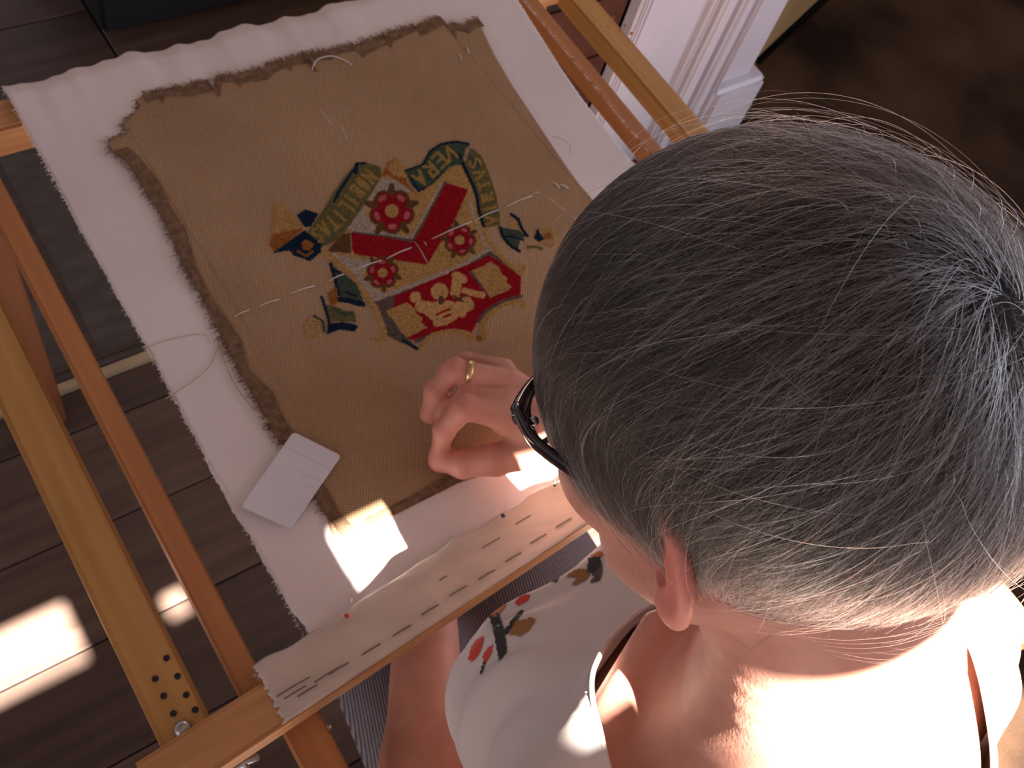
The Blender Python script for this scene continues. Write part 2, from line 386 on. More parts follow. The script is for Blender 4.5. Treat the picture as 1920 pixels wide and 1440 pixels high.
# frayed edge threads of the cloth
def fringe(name, segs, m, parent, n_per_m, ln, r, z, label=None):
    V = []; Fc = []
    for (a, b2, nrm) in segs:
        a = np.array(a); b2 = np.array(b2); L_ = np.linalg.norm(b2-a); n = max(1, int(L_*n_per_m))
        for i in range(n):
            t = rng.random(); p = a+(b2-a)*t; d = np.array(nrm)+rng.normal(0, .5, 2); l = ln*(.3+rng.random())
            q = p+d*l
            v_, f_ = tube([(p[0], p[1], z), ((p[0]+q[0])/2, (p[1]+q[1])/2, z+.0008), (q[0], q[1], z-.0003)], r, 3, False)
            o = len(V); V += v_; Fc += [tuple(o+k2 for k2 in f) for f in f_]
    o = link(name, mesh_from(V, Fc), m, parent); o['kind'] = 'stuff'; return o
fringe('frayed_threads', [((.150, .21), (.150, .89), (-1, 0)), ((.788, .5), (.788, .86), (1, 0)), ((.101, .152), (.101, .2), (-1, 0))], M_LINEN, cl, 900, .0022, .00025, .7205)

# ---------------------------------------------------------------- needlepoint canvas
cvs = empty('needlepoint_canvas', (.45, .55, .724), 'brown canvas with a half finished wool coat of arms on the white cloth', 'embroidery')
ZC = .7225
def wob(a, b2, n, amp, s):
    out = []
    for i in range(n):
        t = i/n; p = np.array(a)*(1-t)+np.array(b2)*t; d = np.array(b2)-np.array(a); d = d/np.linalg.norm(d)
        out.append(p+np.array([-d[1], d[0]])*amp*(fnoise(t*3, s)+.6*rng.normal()))
    return out
def pix(p): q = P(p[0], p[1], ZC); return (q[0], q[1])
# outline (photo pixels): clockwise from the upper left corner
top_px = [(268, 178), (292, 172), (296, 178), (300, 170), (338, 162), (344, 167), (350, 160), (388, 151), (400, 168), (408, 167), (402, 149), (410, 143), (432, 140), (440, 146), (446, 140), (486, 128), (494, 136), (500, 120), (528, 112), (534, 121), (538, 110), (570, 103), (577, 118), (582, 117), (574, 101), (610, 96), (616, 101), (622, 93), (660, 84), (668, 90), (674, 82), (720, 66), (722, 76), (728, 63), (775, 48), (780, 56), (786, 46), (824, 32), (832, 42), (840, 52), (846, 44), (870, 50), (880, 40), (897, 36)]
right_px = [(905, 58), (925, 100), (960, 160), (990, 205), (1020, 250), (1060, 310), (1085, 345), (1115, 380), (1170, 455)]
bl = P(640, 1003, ZC); br = (P(890, 893, ZC)[0]+.33, .262)
left_px = [(612, 968), (590, 930), (560, 890), (540, 850), (505, 800), (480, 750), (450, 700), (425, 650), (405, 610), (398, 595), (380, 560), (350, 510), (320, 440), (300, 400), (270, 350), (235, 300), (212, 285), (203, 268), (215, 257), (240, 250), (230, 235), (250, 215), (262, 200), (255, 188)]
outl = [pix(p) for p in top_px]+[pix(p) for p in right_px]
outl += [(.675, .47), (.668, .36), (.664, .262)]
outl += [tuple(p) for p in wob((.66, .262), (P(890, 893, ZC)[0], .262), 24, .0012, 2)]
outl += [pix((860, 905)), pix((800, 935)), pix((740, 965)), pix((690, 985)), pix((650, 998)), pix((640, 1012)), pix((622, 1000))]
outl += [pix(p) for p in left_px]
def poly_sheet(pts, z0, z1, m, name, parent):
    bm = bmesh.new(); vs = [bm.verts.new((x, y, z1)) for x, y in pts]; es = [bm.edges.new((vs[i], vs[(i+1) % len(vs)])) for i in range(len(vs))]
    bmesh.ops.triangle_fill(bm, edges=es, use_beauty=True, normal=(0, 0, 1))
    for f in bm.faces:
        if f.normal.z < 0: f.normal_flip()
    r = bmesh.ops.extrude_face_region(bm, geom=bm.faces[:]+bm.edges[:])
    for g in r['geom']:
        if isinstance(g, bmesh.types.BMVert): g.co.z = z0
    bmesh.ops.recalc_face_normals(bm, faces=bm.faces[:])
    return bmo(name, bm, m, parent)
poly_sheet(outl, ZC-.0012, ZC+.0003, M_CANVAS, 'canvas', cvs)
# unravelled border strips, proud of the canvas
def band(name, a_list, width, z, m, inward):
    pts = [np.array(p) for p in a_list]; inn = [p+np.array(inward)*width*(.8+.25*fnoise(i*.9)+.12*rng.normal()) for i, p in enumerate(pts)]
    V = [(p[0], p[1], z) for p in pts]+[(p[0], p[1], z+.0001) for p in inn]; n = len(pts)
    o = link(name, mesh_from(V, [(i, i+1, n+i+1, n+i) for i in range(n-1)]), m, cvs); md = o.modifiers.new('t', 'SOLIDIFY'); md.thickness = .0005; return o
band('border', [pix(p) for p in top_px], .018, ZC+.0008, M_FRAY, (0, -1))
band('border', [pix(p) for p in [(640, 1006)]+left_px[:17]], .017, ZC+.0008, M_FRAY, (1, 0))
band('border', [(x, y) for x, y in wob((.655, .264), (P(890, 893, ZC)[0]+.002, .264), 30, .0012, 2)]+[pix((860, 906)), pix((800, 936)), pix((740, 966)), pix((690, 986))], .012, ZC+.0008, M_FRAY, (0, 1))
lp = [pix(p) for p in left_px]; tp = [pix(p) for p in top_px]
fringe('frayed_threads', [(lp[i+1], lp[i], (-1, 0)) for i in range(len(lp)-1)]+[(tp[i], tp[i+1], (0, 1)) for i in range(len(tp)-1)], M_FRAY, cvs, 1400, .004, .0003, ZC+.001)
# folded crease lines parallel to the edges
for x0, y0, x1, y1 in [(.243, .31, .243, .79), (.27, .795, .67, .800), (.662, .80, .672, .45)]:
    v_, f_ = tube(spline([(x0, y0, ZC), ((x0+x1)/2+.001, (y0+y1)/2, ZC+.0002), (x1, y1, ZC)], 10), .0007, 5); link('crease', mesh_from(v_, f_), M_CANVAS, cvs, True)

# ---- coat of arms: counted wool stitches, one raised stitch per cell, one mesh per motif
cell = .00125
def C2(x, y): return (480+x/3.2, 240+y/3.2)
gx = np.arange(.24, .66, cell); gy = np.arange(.30, .72, cell)
GX, GY = np.meshgrid(gx, gy)
d_ = np.stack([GX-CAM[0], GY-CAM[1], np.full_like(GX, ZC-CAM[2])], -1)
den = d_@np.array([cu[2], cv[2], cn[2]])
PX = (960+F*(d_@np.array([cu[0], cv[0], cn[0]]))/den-480)*3.2
PY = (720+F*(d_@np.array([cu[1], cv[1], cn[1]]))/den-240)*3.2
LAB = np.zeros(GX.shape, int)
def inpoly(poly):
    ins = np.zeros(GX.shape, bool); n = len(poly)
    for i in range(n):
        x1, y1 = poly[i]; x2, y2 = poly[(i+1) % n]
        if y1 == y2: continue
        c_ = ((y1 > PY) != (y2 > PY)) & (PX < (x2-x1)*(PY-y1)/(y2-y1)+x1); ins ^= c_
    return ins
def fill(lab, poly): LAB[inpoly(poly)] = lab
def dab(lab, x, y, r, ry=None, a=0):
    ry = ry or r; dx = PX-x; dy = PY-y; ca, sa = math.cos(a), math.sin(a)
    LAB[((dx*ca+dy*sa)/r)**2+((-dx*sa+dy*ca)/ry)**2 < 1] = lab
def stroke(lab, pts, w, curve=False):
    if curve: pts = spline([(x, y, 0) for x, y in pts], 6)[:, :2]
    for (x1, y1), (x2, y2) in zip(pts[:-1], pts[1:]):
        dx, dy = x2-x1, y2-y1; L2 = dx*dx+dy*dy+1e-9
        t = np.clip(((PX-x1)*dx+(PY-y1)*dy)/L2, 0, 1); LAB[(PX-x1-t*dx)**2+(PY-y1-t*dy)**2 < w*w] = lab
GOLD, RED, WHITE, GREY, PINK, OLIVE, NAVY, GREEN, ORANGE, CREAM, LETTER, BROWN, GOLDD = range(1, 14)
# shield field
field = [(430, 745), (560, 600), (650, 460), (735, 330), (790, 290), (880, 350), (960, 400), (1060, 340), (1180, 230), (1230, 240), (1290, 350), (1310, 500), (1370, 640), (1405, 730), (1250, 820), (1000, 930), (700, 1035), (640, 960), (560, 860)]
fill(GOLD, field)
fill(WHITE, [(545, 605), (650, 470), (760, 300), (840, 320), (930, 385), (860, 390), (740, 400), (680, 450), (650, 520), (690, 570), (760, 640), (560, 620)])
fill(WHITE, [(430, 745), (590, 785), (720, 805), (650, 850), (640, 900), (700, 960), (790, 1000), (700, 1035), (640, 960), (560, 860)])
stroke(WHITE, [(590, 622), (760, 640), (935, 668), (1000, 560), (1120, 340)], 14)
stroke(GREY, [(580, 634), (760, 655), (940, 682), (1010, 570), (1135, 335)], 12)
stroke(WHITE, [(1290, 360), (1300, 500), (1365, 660), (1400, 725)], 14, True)
fill(BROWN, [(430, 735), (520, 640), (565, 630), (572, 755), (440, 745)])
fill(RED, [(572, 630), (760, 655), (942, 690), (1010, 570), (1140, 330), (1272, 372), (1190, 560), (1100, 700), (1028, 822), (600, 762), (576, 740)])
stroke(WHITE, [(705, 1030), (1000, 925), (1250, 818), (1405, 725)], 13)
stroke(GREY, [(715, 1055), (1010, 947), (1260, 838), (1405, 752)], 10)
fill(ORANGE, [(850, 178), (885, 215), (905, 330), (960, 400), (900, 350), (800, 285), (750, 290), (790, 215)])
fill(GOLD, [(850, 178), (885, 215), (900, 300), (830, 290), (780, 240)])
def rose(x, y, R, rot):
    for k in range(5):
        a = rot+k*2*math.pi/5+.63; dab(BROWN, x+R*.93*math.cos(a), y+R*.93*math.sin(a), R*.30, R*.15, a)
    for k in range(5):
        a = rot+k*2*math.pi/5; dab(BROWN, x+R*.55*math.cos(a), y+R*.55*math.sin(a), R*.46)
    for k in range(5):
        a = rot+k*2*math.pi/5; dab(RED, x+R*.55*math.cos(a), y+R*.55*math.sin(a), R*.34)
        dab(PINK, x+R*.68*math.cos(a), y+R*.68*math.sin(a), R*.20, R*.12, a+1.57)
    dab(RED, x, y, R*.40); dab(GOLD, x, y, R*.29)
rose(815, 500, 138, .3); rose(760, 872, 98, .9); rose(1222, 675, 98, .1)
# chief
fill(RED, [(735, 1050), (1400, 765), (1590, 885), (1585, 1018), (1480, 1040), (1380, 1100), (1330, 1160), (1290, 1232), (1200, 1212), (1080, 1235), (960, 1275), (880, 1262), (790, 1150)])
fill(GREY, [(725, 1050), (830, 1010), (830, 1060), (785, 1100), (905, 1260), (965, 1318), (860, 1285), (780, 1240), (765, 1150)])
stroke(GREY, [(1405, 755), (1500, 815), (1590, 880)], 9); stroke(GREY, [(1330, 1165), (1390, 1095), (1480, 1042), (1590, 1010)], 9, True); stroke(GREY, [(960, 1280), (1080, 1238), (1200, 1215), (1300, 1240)], 9, True)
stroke(NAVY, [(880, 1275), (965, 1325)], 9)
for (bx, by) in [(0, 0), (510, -240)]:
    fill(GREY, [(765+bx, 1105+by), (905+bx, 1045+by), (935+bx, 1070+by), (800+bx, 1110+by), (895+bx, 1262+by), (880+bx, 1250+by)])
    fill(GOLD, [(780+bx, 1100+by), (880+bx, 1055+by), (925+bx, 1060+by), (950+bx, 1085+by), (965+bx, 1120+by), (1000+bx, 1140+by), (990+bx, 1165+by), (1028+bx, 1200+by), (900+bx, 1262+by)])
def L5(x, y): return ((690+x/6.19-480)*3.2, (460+y/6.19-240)*3.2)
def ls(lab, pts, w, c_=True): stroke(lab, [L5(*p) for p in pts], w, c_)
ls(GOLDD, [(620, 715), (760, 735), (900, 715), (1050, 740), (1150, 700)], 38); dab(GOLDD, *L5(550, 605), 34); ls(GOLDD, [(560, 620), (620, 700)], 20)
dab(GOLDD, *L5(830, 540), 52, 52); dab(BROWN, *L5(850, 640), 20, 26); dab(RED, *L5(865, 555), 11)
ls(GOLDD, [(1010, 560), (1030, 430), (1040, 380)], 30); dab(GOLDD, *L5(1060, 380), 50, 30, .5); ls(GOLDD, [(1120, 530), (1220, 560), (1330, 580)], 19)
dab(GOLDD, *L5(1130, 680), 56, 44, .6); ls(BROWN, [(980, 590), (1060, 620), (1130, 580)], 7); ls(BROWN, [(1040, 640), (1100, 650)], 7)
ls(GOLDD, [(700, 790), (790, 850), (980, 790)], 19); ls(GOLDD, [(790, 910), (900, 890), (1010, 820)], 20); ls(GOLDD, [(1000, 740), (1090, 790)], 26)
ls(RED, [(790, 800), (950, 745)], 6, False); ls(RED, [(880, 835), (960, 805)], 6, False)
# gold cord round the shield
stroke(GOLD, [(400, 735), (480, 800), (570, 880), (650, 985), (700, 1060), (745, 1150), (770, 1220), (760, 1280), (712, 1268)], 15, True)
stroke(GOLD, [(1000, 1320), (1020, 1275), (1085, 1238), (1190, 1222), (1270, 1240), (1310, 1275)], 15, True)
stroke(GOLD, [(1365, 1265), (1362, 1200), (1390, 1140), (1450, 1085), (1530, 1050), (1600, 1048), (1605, 1075)], 15, True)
dab(GOLD, 1375, 1235, 32); dab(ORANGE, 1340, 1265, 18)
stroke(GOLD, [(1290, 350), (1315, 470), (1350, 590), (1415, 710), (1500, 800), (1590, 875), (1610, 850), (1595, 830)], 14, True)
dab(BROWN, 1595, 828, 9); dab(BROWN, 712, 1262, 10)
# scrolls
fill(OLIVE, [(620, 205), (680, 215), (745, 235), (750, 290), (700, 380), (640, 470), (560, 590), (480, 680), (400, 715), (290, 655), (340, 585), (400, 500), (470, 385), (550, 270)])
stroke(NAVY, [(615, 215), (560, 290), (500, 380), (470, 440)], 9); dab(NAVY, 600, 250, 14, 34); stroke(NAVY, [(600, 218), (655, 212)], 7)
fill(GREEN, [(890, 250), (1000, 225), (1040, 145), (1100, 100), (1200, 80), (1275, 95), (1265, 160), (1250, 215), (1160, 235), (1110, 290), (1060, 340), (980, 385), (935, 350)])
stroke(NAVY, [(895, 258), (1000, 222), (1045, 142), (1110, 98), (1200, 84), (1275, 98)], 7); stroke(NAVY, [(930, 300), (975, 382), (1010, 365)], 7); stroke(NAVY, [(1215, 165), (1250, 195)], 12)
fill(OLIVE, [(1255, 120), (1310, 130), (1355, 175), (1395, 265), (1440, 400), (1462, 520), (1462, 585), (1375, 600), (1340, 545), (1320, 450), (1290, 340), (1240, 225)])
fill(GREEN, [(1270, 170), (1320, 180), (1345, 230), (1330, 260), (1285, 250)])
stroke(NAVY, [(1240, 215), (1285, 310), (1325, 410), (1335, 500), (1365, 590)], 10)
stroke(CREAM, [(1270, 130), (1250, 190)], 10)
# tails
fill(GOLD, [(115, 452), (170, 460), (290, 598), (180, 650), (100, 640), (105, 520)]); fill(ORANGE, [(100, 640), (290, 598), (200, 680), (110, 745), (78, 705)])
fill(NAVY, [(245, 525), (300, 490), (375, 515), (330, 590), (290, 600)]); fill(NAVY, [(100, 752), (290, 615), (395, 700), (390, 745), (325, 800), (225, 765), (200, 735)])
fill(ORANGE, [(270, 690), (300, 670), (350, 700), (320, 740), (280, 725)]); stroke(ORANGE, [(250, 740), (300, 770), (340, 745)], 7)
fill(GREEN, [(445, 810), (500, 860), (600, 930), (655, 1065), (615, 1078), (500, 1040), (480, 930)])
stroke(NAVY, [(448, 815), (480, 930), (498, 1000)], 10); stroke(NAVY, [(500, 1030), (570, 1040), (640, 1060)], 15); stroke(NAVY, [(540, 985), (600, 1010)], 7); stroke(NAVY, [(470, 860), (510, 870)], 8)
fill(OLIVE, [(410, 1060), (480, 1075), (600, 1120), (600, 1165), (500, 1160), (430, 1160)]); fill(NAVY, [(430, 1175), (520, 1165), (612, 1185), (595, 1222), (500, 1212), (425, 1238)]); stroke(NAVY, [(395, 1015), (415, 1080), (440, 1170)], 8)
stroke(GREEN, [(470, 1085), (520, 1120), (580, 1110)], 9); fill(ORANGE, [(430, 990), (485, 960), (490, 1050), (450, 1075)])
stroke(GOLD, [(385, 1165), (330, 1150), (300, 1195), (320, 1245), (370, 1250), (375, 1205), (345, 1195)], 12, True); stroke(GREEN, [(350, 1130), (400, 1160), (410, 1220)], 8)
def C4(x, y): return ((900+x/12-480)*3.2, (380+y/12-240)*3.2)
def cs(lab, pts, w): stroke(lab, [C4(*p) for p in pts], w, True)
fill(GREEN, [C4(*p) for p in [(440, 560), (680, 600), (850, 620), (1060, 750), (900, 830), (860, 1080), (620, 860), (500, 720)]])
cs(NAVY, [(700, 270), (850, 380), (930, 560), (1060, 750)], 9); cs(NAVY, [(450, 570), (520, 760), (700, 980), (880, 1090)], 9); cs(NAVY, [(540, 770), (760, 780), (980, 850)], 6)
fill(GOLD, [C4(*p) for p in [(640, 440), (720, 380), (840, 440), (820, 560), (690, 580)]]); fill(NAVY, [C4(*p) for p in [(1300, 560), (1350, 700), (1440, 830), (1300, 880), (1200, 790), (1260, 690)]])
cs(GOLD, [(1400, 600), (1560, 620), (1680, 760), (1650, 980), (1400, 900)], 11); dab(ORANGE, *C4(1530, 760), 22)
cs(OLIVE, [(1080, 1010), (1250, 1000), (1380, 1040)], 8)
# lettering of the motto, read from the foot of the shield
GLY = {'V': [[(0, 1), (.5, 0), (1, 1)]], 'I': [[(.5, 0), (.5, 1)]], 'R': [[(0, 0), (0, 1), (.8, 1), (.8, .55), (0, .5), (.9, 0)]], 'T': [[(.5, 0), (.5, 1)], [(0, 1), (1, 1)]],
       'S': [[(1, .9), (.4, 1), (0, .75), (1, .25), (.5, 0), (0, .1)]], 'E': [[(1, 1), (0, 1), (0, 0), (1, 0)], [(0, .5), (.8, .5)]], 'A': [[(0, 0), (.5, 1), (1, 0)], [(.25, .4), (.75, .4)]],
       'N': [[(0, 0), (0, 1), (1, 0), (1, 1)]], 'O': [[(.1, .5), (.3, 1), (.7, 1), (.9, .5), (.7, 0), (.3, 0), (.1, .5)]], 'B': [[(0, 0), (0, 1), (.8, .85), (.6, .5), (0, .5), (.9, .25), (.7, 0), (0, 0)]], 'L': [[(0, 1), (0, 0), (.9, 0)]]}
def word(txt, path, h, wd, w):
    pts = spline([(x, y, 0) for x, y in path], 20)[:, :2]; s = np.r_[0, np.cumsum(np.linalg.norm(np.diff(pts, axis=0), axis=1))]
    for i, ch in enumerate(txt):
        t = s[-1]*(i+.5)/len(txt); x = np.interp(t, s, pts[:, 0]); y = np.interp(t, s, pts[:, 1]); t2 = min(t+5, s[-1])
        dx, dy = np.interp(t2, s, pts[:, 0])-np.interp(t2-10, s, pts[:, 0]), np.interp(t2, s, pts[:, 1])-np.interp(t2-10, s, pts[:, 1]); n = math.hypot(dx, dy); dx, dy = dx/n, dy/n
        ux, uy = dy, -dx                                # letter 'up' (photo y runs downward)
        for g in GLY[ch]: stroke(LETTER, [(x+(a-.5)*wd*dx+(b_-.5)*h*ux, y+(a-.5)*wd*dy+(b_-.5)*h*uy) for a, b_ in g], w)
word('NOBILITAS', [(700, 270), (610, 380), (500, 530), (345, 665)], 88, 36, 8)
word('VERA', [(1200, 130), (1120, 180), (1050, 250), (955, 330)], 84, 52, 8.5)
word('VIRTVS', [(1420, 590), (1400, 470), (1365, 330), (1300, 180)], 66, 42, 8)
WOOL = {GOLD: ('gold_field', (.50, .32, .125)), RED: ('red_wool', (.34, .012, .02)), WHITE: ('cream_ground', (.46, .40, .34)), GREY: ('grey_outline', (.15, .115, .10)), PINK: ('rose_petal_edge', (.50, .16, .19)),
        OLIVE: ('scroll', (.17, .15, .065)), NAVY: ('navy_wool', (.012, .028, .06)), GREEN: ('scroll_fold', (.07, .105, .075)), ORANGE: ('orange_wool', (.36, .14, .035)), CREAM: ('cream_wool', (.42, .33, .2)),
        LETTER: ('motto_lettering', (.40, .27, .085)), BROWN: ('brown_outline', (.15, .075, .035)), GOLDD: ('gold_lion', (.62, .39, .17))}  # navy, orange and cream are the wool's own dyed colours
ROSES = [(815, 500, 138), (760, 872, 98), (1222, 675, 98)]
REG = np.zeros(GX.shape, int)
rose_e = []
for k_, (x_, y_, r_) in enumerate(ROSES):
    m_ = ((PX-x_)**2+(PY-y_)**2 < (r_*1.25)**2) & np.isin(LAB, [RED, PINK, BROWN, GOLD])
    if True:
        inner = (PX-x_)**2+(PY-y_)**2 < (r_*.32)**2
        m_ &= (LAB != GOLD) | inner
        m_ &= (LAB != RED) | ((PX-x_)**2+(PY-y_)**2 < (r_*.95)**2)
    REG[m_] = k_+1
    q_ = P(480+x_/3.2, 240+y_/3.2, ZC); e_ = bpy.data.objects.new('rose', None); COL.objects.link(e_); e_.parent = cvs; e_.empty_display_size = .01
    e_.location = Vector(q_)-Vector(cvs.location); rose_e.append(e_)
rose_e[0]['label'] = 'large red rose inside the chevron'
def comps(msk):
    """connected patches of stitches"""
    todo = set(map(tuple, np.argwhere(msk))); out = []
    while todo:
        st_ = [todo.pop()]; c_ = list(st_)
        while st_:
            j, i = st_.pop()
            for dj in (-2, -1, 0, 1, 2):
                for di in (-2, -1, 0, 1, 2):
                    k_ = (j+dj, i+di)
                    if k_ in todo: todo.remove(k_); st_.append(k_); c_.append(k_)
        out.append(c_)
    big = [c_ for c_ in out if len(c_) >= 14]
    return [np.array(c_) for c_ in big]
PARTN = {RED: 'petals', PINK: 'petal_edges', BROWN: 'sepals', GOLD: 'rose_centre'}
for lab, (nm, c_) in WOOL.items():
    mw = mat('wool_'+nm, tuple(.62*a for a in c_), .95, tuple(min(1, 1.3*a) for a in c_), (500, 500, 500), spec=.05)
    for reg in range(4):
        msk = (LAB == lab) & (REG == reg)
        if not msk.any(): continue
        for cc_ in ([np.argwhere(msk)] if (reg or lab == LETTER) else comps(msk)):
            js, is_ = cc_[:, 0], cc_[:, 1]
            x = gx[is_]; y = gy[js]; hh = cell*.5; n = len(x); zt = ZC+.0011+rng.random(n)*.0004
            zb = np.full(n, ZC+.0002); sk = .25*cell
            V = np.stack([np.stack([x-hh, y-hh, zb], -1), np.stack([x+hh, y-hh, zb], -1), np.stack([x+hh, y+hh, zb], -1), np.stack([x-hh, y+hh, zb], -1), np.stack([x-sk, y-sk, zt], -1), np.stack([x+sk, y+sk, zt+.0001], -1)], 1)
            base = (np.arange(n)*6)[:, None]
            tri = np.array([[0, 1, 4], [1, 2, 5], [1, 5, 4], [2, 3, 5], [3, 0, 4], [3, 4, 5]])
            Fc = (base[:, :, None]+tri[None]).reshape(-1, 3)
            o = link(PARTN[lab] if reg else nm, np_mesh(V.reshape(-1, 3), Fc), mw, rose_e[reg-1] if reg else cvs, True)
            if reg or lab == LETTER: o['kind'] = 'stuff'
# white tacking thread, dashed lines across the canvas
def dash(pts, r=.0005, m=M_THREAD, z=ZC+.0018):
    w_ = [np.array([*P(x, y, z)[:2], z]) for x, y in pts]; mid = (w_[0]+w_[-1])/2+np.array([0, 0, .0006])
    v_, f_ = tube([w_[0]-[0, 0, .001], mid, w_[-1]-[0, 0, .001]], r, 5); link('tacking_stitch', mesh_from(v_, f_), m, cvs, True)
for s in [((440, 592), (468, 580)), ((486, 573), (524, 560)), ((545, 549), (590, 535)), ((617, 526), (645, 513)), ((665, 505), (715, 487)), ((725, 484), (772, 463)), ((810, 447), (886, 414)), ((893, 411), (935, 392)), ((950, 386), (998, 366))]: dash(s)
for s in [((778, 452), (803, 494)), ((600, 205), (622, 232)), ((640, 235), (652, 262)), ((795, 452), (800, 460)), ((1000, 362), (1012, 360)), ((1025, 368), (1060, 395)), ((1066, 400), (1090, 420))]: dash(s, .0003)
for s in [((875, 88), (880, 100)), ((860, 100), (866, 110)), ((1036, 340), (1050, 352)), ((1050, 345), (1066, 352))]: dash(s, .0007)

# ---------------------------------------------------------------- card, pins, loose threads
def card():
    cs_ = [np.array(P(x, y, .7255)) for x, y in [(452, 950), (550, 810), (640, 855), (545, 992)]]
    bm = bmesh.new(); pts = []
    for i in range(4):
        p = cs_[i]; a = cs_[i-1]-p; b_ = cs_[(i+1) % 4]-p; a /= np.linalg.norm(a); b_ /= np.linalg.norm(b_); r = .0045
        for k in range(6):
            t = k/5; pts.append(p+a*r*(1-t)**2+b_*r*t**2)
    vs = [bm.verts.new((p[0], p[1], .7262)) for p in pts]; bm.faces.new(vs)
    r = bmesh.ops.extrude_face_region(bm, geom=bm.faces[:])
    for g in r['geom']:
        if isinstance(g, bmesh.types.BMVert): g.co.z = .7252
    bmesh.ops.recalc_face_normals(bm, faces=bm.faces[:]); return bm, cs_
cb, cc = card(); co = bmo('paper_card', cb, M_CARD); tag(co, 'small white rounded card with faint blue lines lying on the cloth edge', 'card')
for t, a, b_ in [(.80, .02, .98), (.62, .45, .97), (.52, .72, .97)]:
    # faint ruled lines printed across the short side near one end
    p0 = cc[0]*(1-t)+cc[1]*t; p1 = cc[3]*(1-t)+cc[2]*t
    q0 = p0*(1-a)+p1*a; q1 = p0*(1-b_)+p1*b_; dn = (cc[1]-cc[0])/np.linalg.norm(cc[1]-cc[0])*.00022
    V = [q0-dn, q1-dn, q1+dn, q0+dn]; V = [(v[0], v[1], .72625) for v in V]
    me = mesh_from(V, [(0, 1, 2, 3)]); link('ruled_line', me, M_BLUEINK, co)
def pin(px, py, colr, label, r=.0022):
    q = P(px, py, .742); e = empty('pin', (q[0], q[1], .7425), label, 'pin', 'glass headed pins in the webbing')
    bm = bmesh.new(); bmesh.ops.create_uvsphere(bm, u_segments=14, v_segments=8, radius=r)
    for v in bm.verts: v.co += Vector((q[0], q[1], .7425))
    bmo('head', bm, mat('pin_glass_'+label.split()[0], colr, .2), e, True)
    tube_obj('shaft', [(q[0], q[1], .7425), (q[0]+.012, q[1]+.012, .739)], .0003, M_METAL, e, 5)
pin(650, 1155, (.55, .02, .03), 'red headed pin in the webbing near the cloth corner')
pin(943, 967, (.02, .02, .12), 'blue headed pin in the webbing below the hand')
pin(1040, 910, (.06, .12, .09), 'green headed pin in the webbing beside the lit wrist', .0017)
def loose(name, pts, r, m, label):
    w_ = [np.array([*P(x, y, z)[:2], z]) for x, y, z in pts]
    o = tube_obj(name, spline(w_, 8), r, m); tag(o, label, 'thread')
loose('thread', [(585, 130, .7245), (595, 112, .727), (620, 105, .728), (645, 112, .727), (660, 122, .7245)], .0006, M_THREAD, 'short curled white thread on the top edge of the canvas')
loose('thread', [(408, 635, .7225), (418, 670, .7235), (440, 720, .7232), (470, 760, .7235), (498, 785, .7235), (502, 798, .723)], .0007, M_TAN, 'tan thread ends trailing along the left side of the canvas')
loose('thread', [(310, 748, .7228), (350, 722, .7228), (390, 690, .7228), (405, 660, .7228), (412, 640, .723)], .0004, M_TAN, 'thin fawn thread curving over the white cloth at left')
loose('thread', [(270, 655, .7225), (300, 642, .7232), (350, 630, .7228), (385, 628, .723), (395, 645, .7228)], .0003, M_TAN, 'fine grey hair of thread across the white cloth at left')
loose('thread', [(1036, 255, .7225), (1055, 262, .7232), (1068, 272, .7228), (1070, 290, .7225)], .0003, M_TAN, 'fine thread on the white cloth beside the right rail')
# ---------------------------------------------------------------- signed distance modelling of the person
def smin(a, b_, k):
    h = np.maximum(k-np.abs(a-b_), 0)/k; return np.minimum(a, b_)-h*h*k*.25
def cone(p, a, b_, ra, rb):
    a = np.array(a, np.float32); b_ = np.array(b_, np.float32); ab = b_-a; t = np.clip(((p-a)@ab)/(ab@ab), 0, 1)
    return np.linalg.norm(p-a-t[:, None]*ab, axis=1)-(ra+(rb-ra)*t)
def ell(p, c_, r, R=None):
    q = p-np.array(c_, np.float32)
    if R is not None: q = q@R
    r = np.array(r, np.float32); k0 = np.linalg.norm(q/r, axis=1); k1 = np.linalg.norm(q/(r*r), axis=1)+1e-9
    return k0*(k0-1)/k1
HT = np.array([.2765, .0673, 1.2388])
HM = np.array([[-.1928, -.9795, -.0585], [.8359, -.1952, .513], [-.5139, .05, .8564]])   # columns: forward, left, top
def H(f, l, t): return HT+HM@np.array([f, l, t])
def rotm(axis, ang):
    return np.array(Matrix.Rotation(ang, 3, axis))
def torso(p):
    d = ell(p, (.312, -.045, .90), (.138, .095, .17))
    d = smin(d, ell(p, (.256, .036, .858), (.066, .068, .08)), .04); d = smin(d, ell(p, (.380, .040, .858), (.068, .068, .08)), .04)
    d = smin(d, ell(p, (.31, -.085, .70), (.145, .11, .20)), .05); d = smin(d, ell(p, (.315, -.15, .56), (.18, .14, .12)), .06)
    for s in (-1, 1):
        d = smin(d, cone(p, (.305, -.08, 1.045), (.305+s*.125, -.07, 1.01), .056, .045), .05)
        d = smin(d, cone(p, (.305+s*.11, -.065, .99), (.305+s*.165, -.06, .985), .05, .052), .04)
    return d
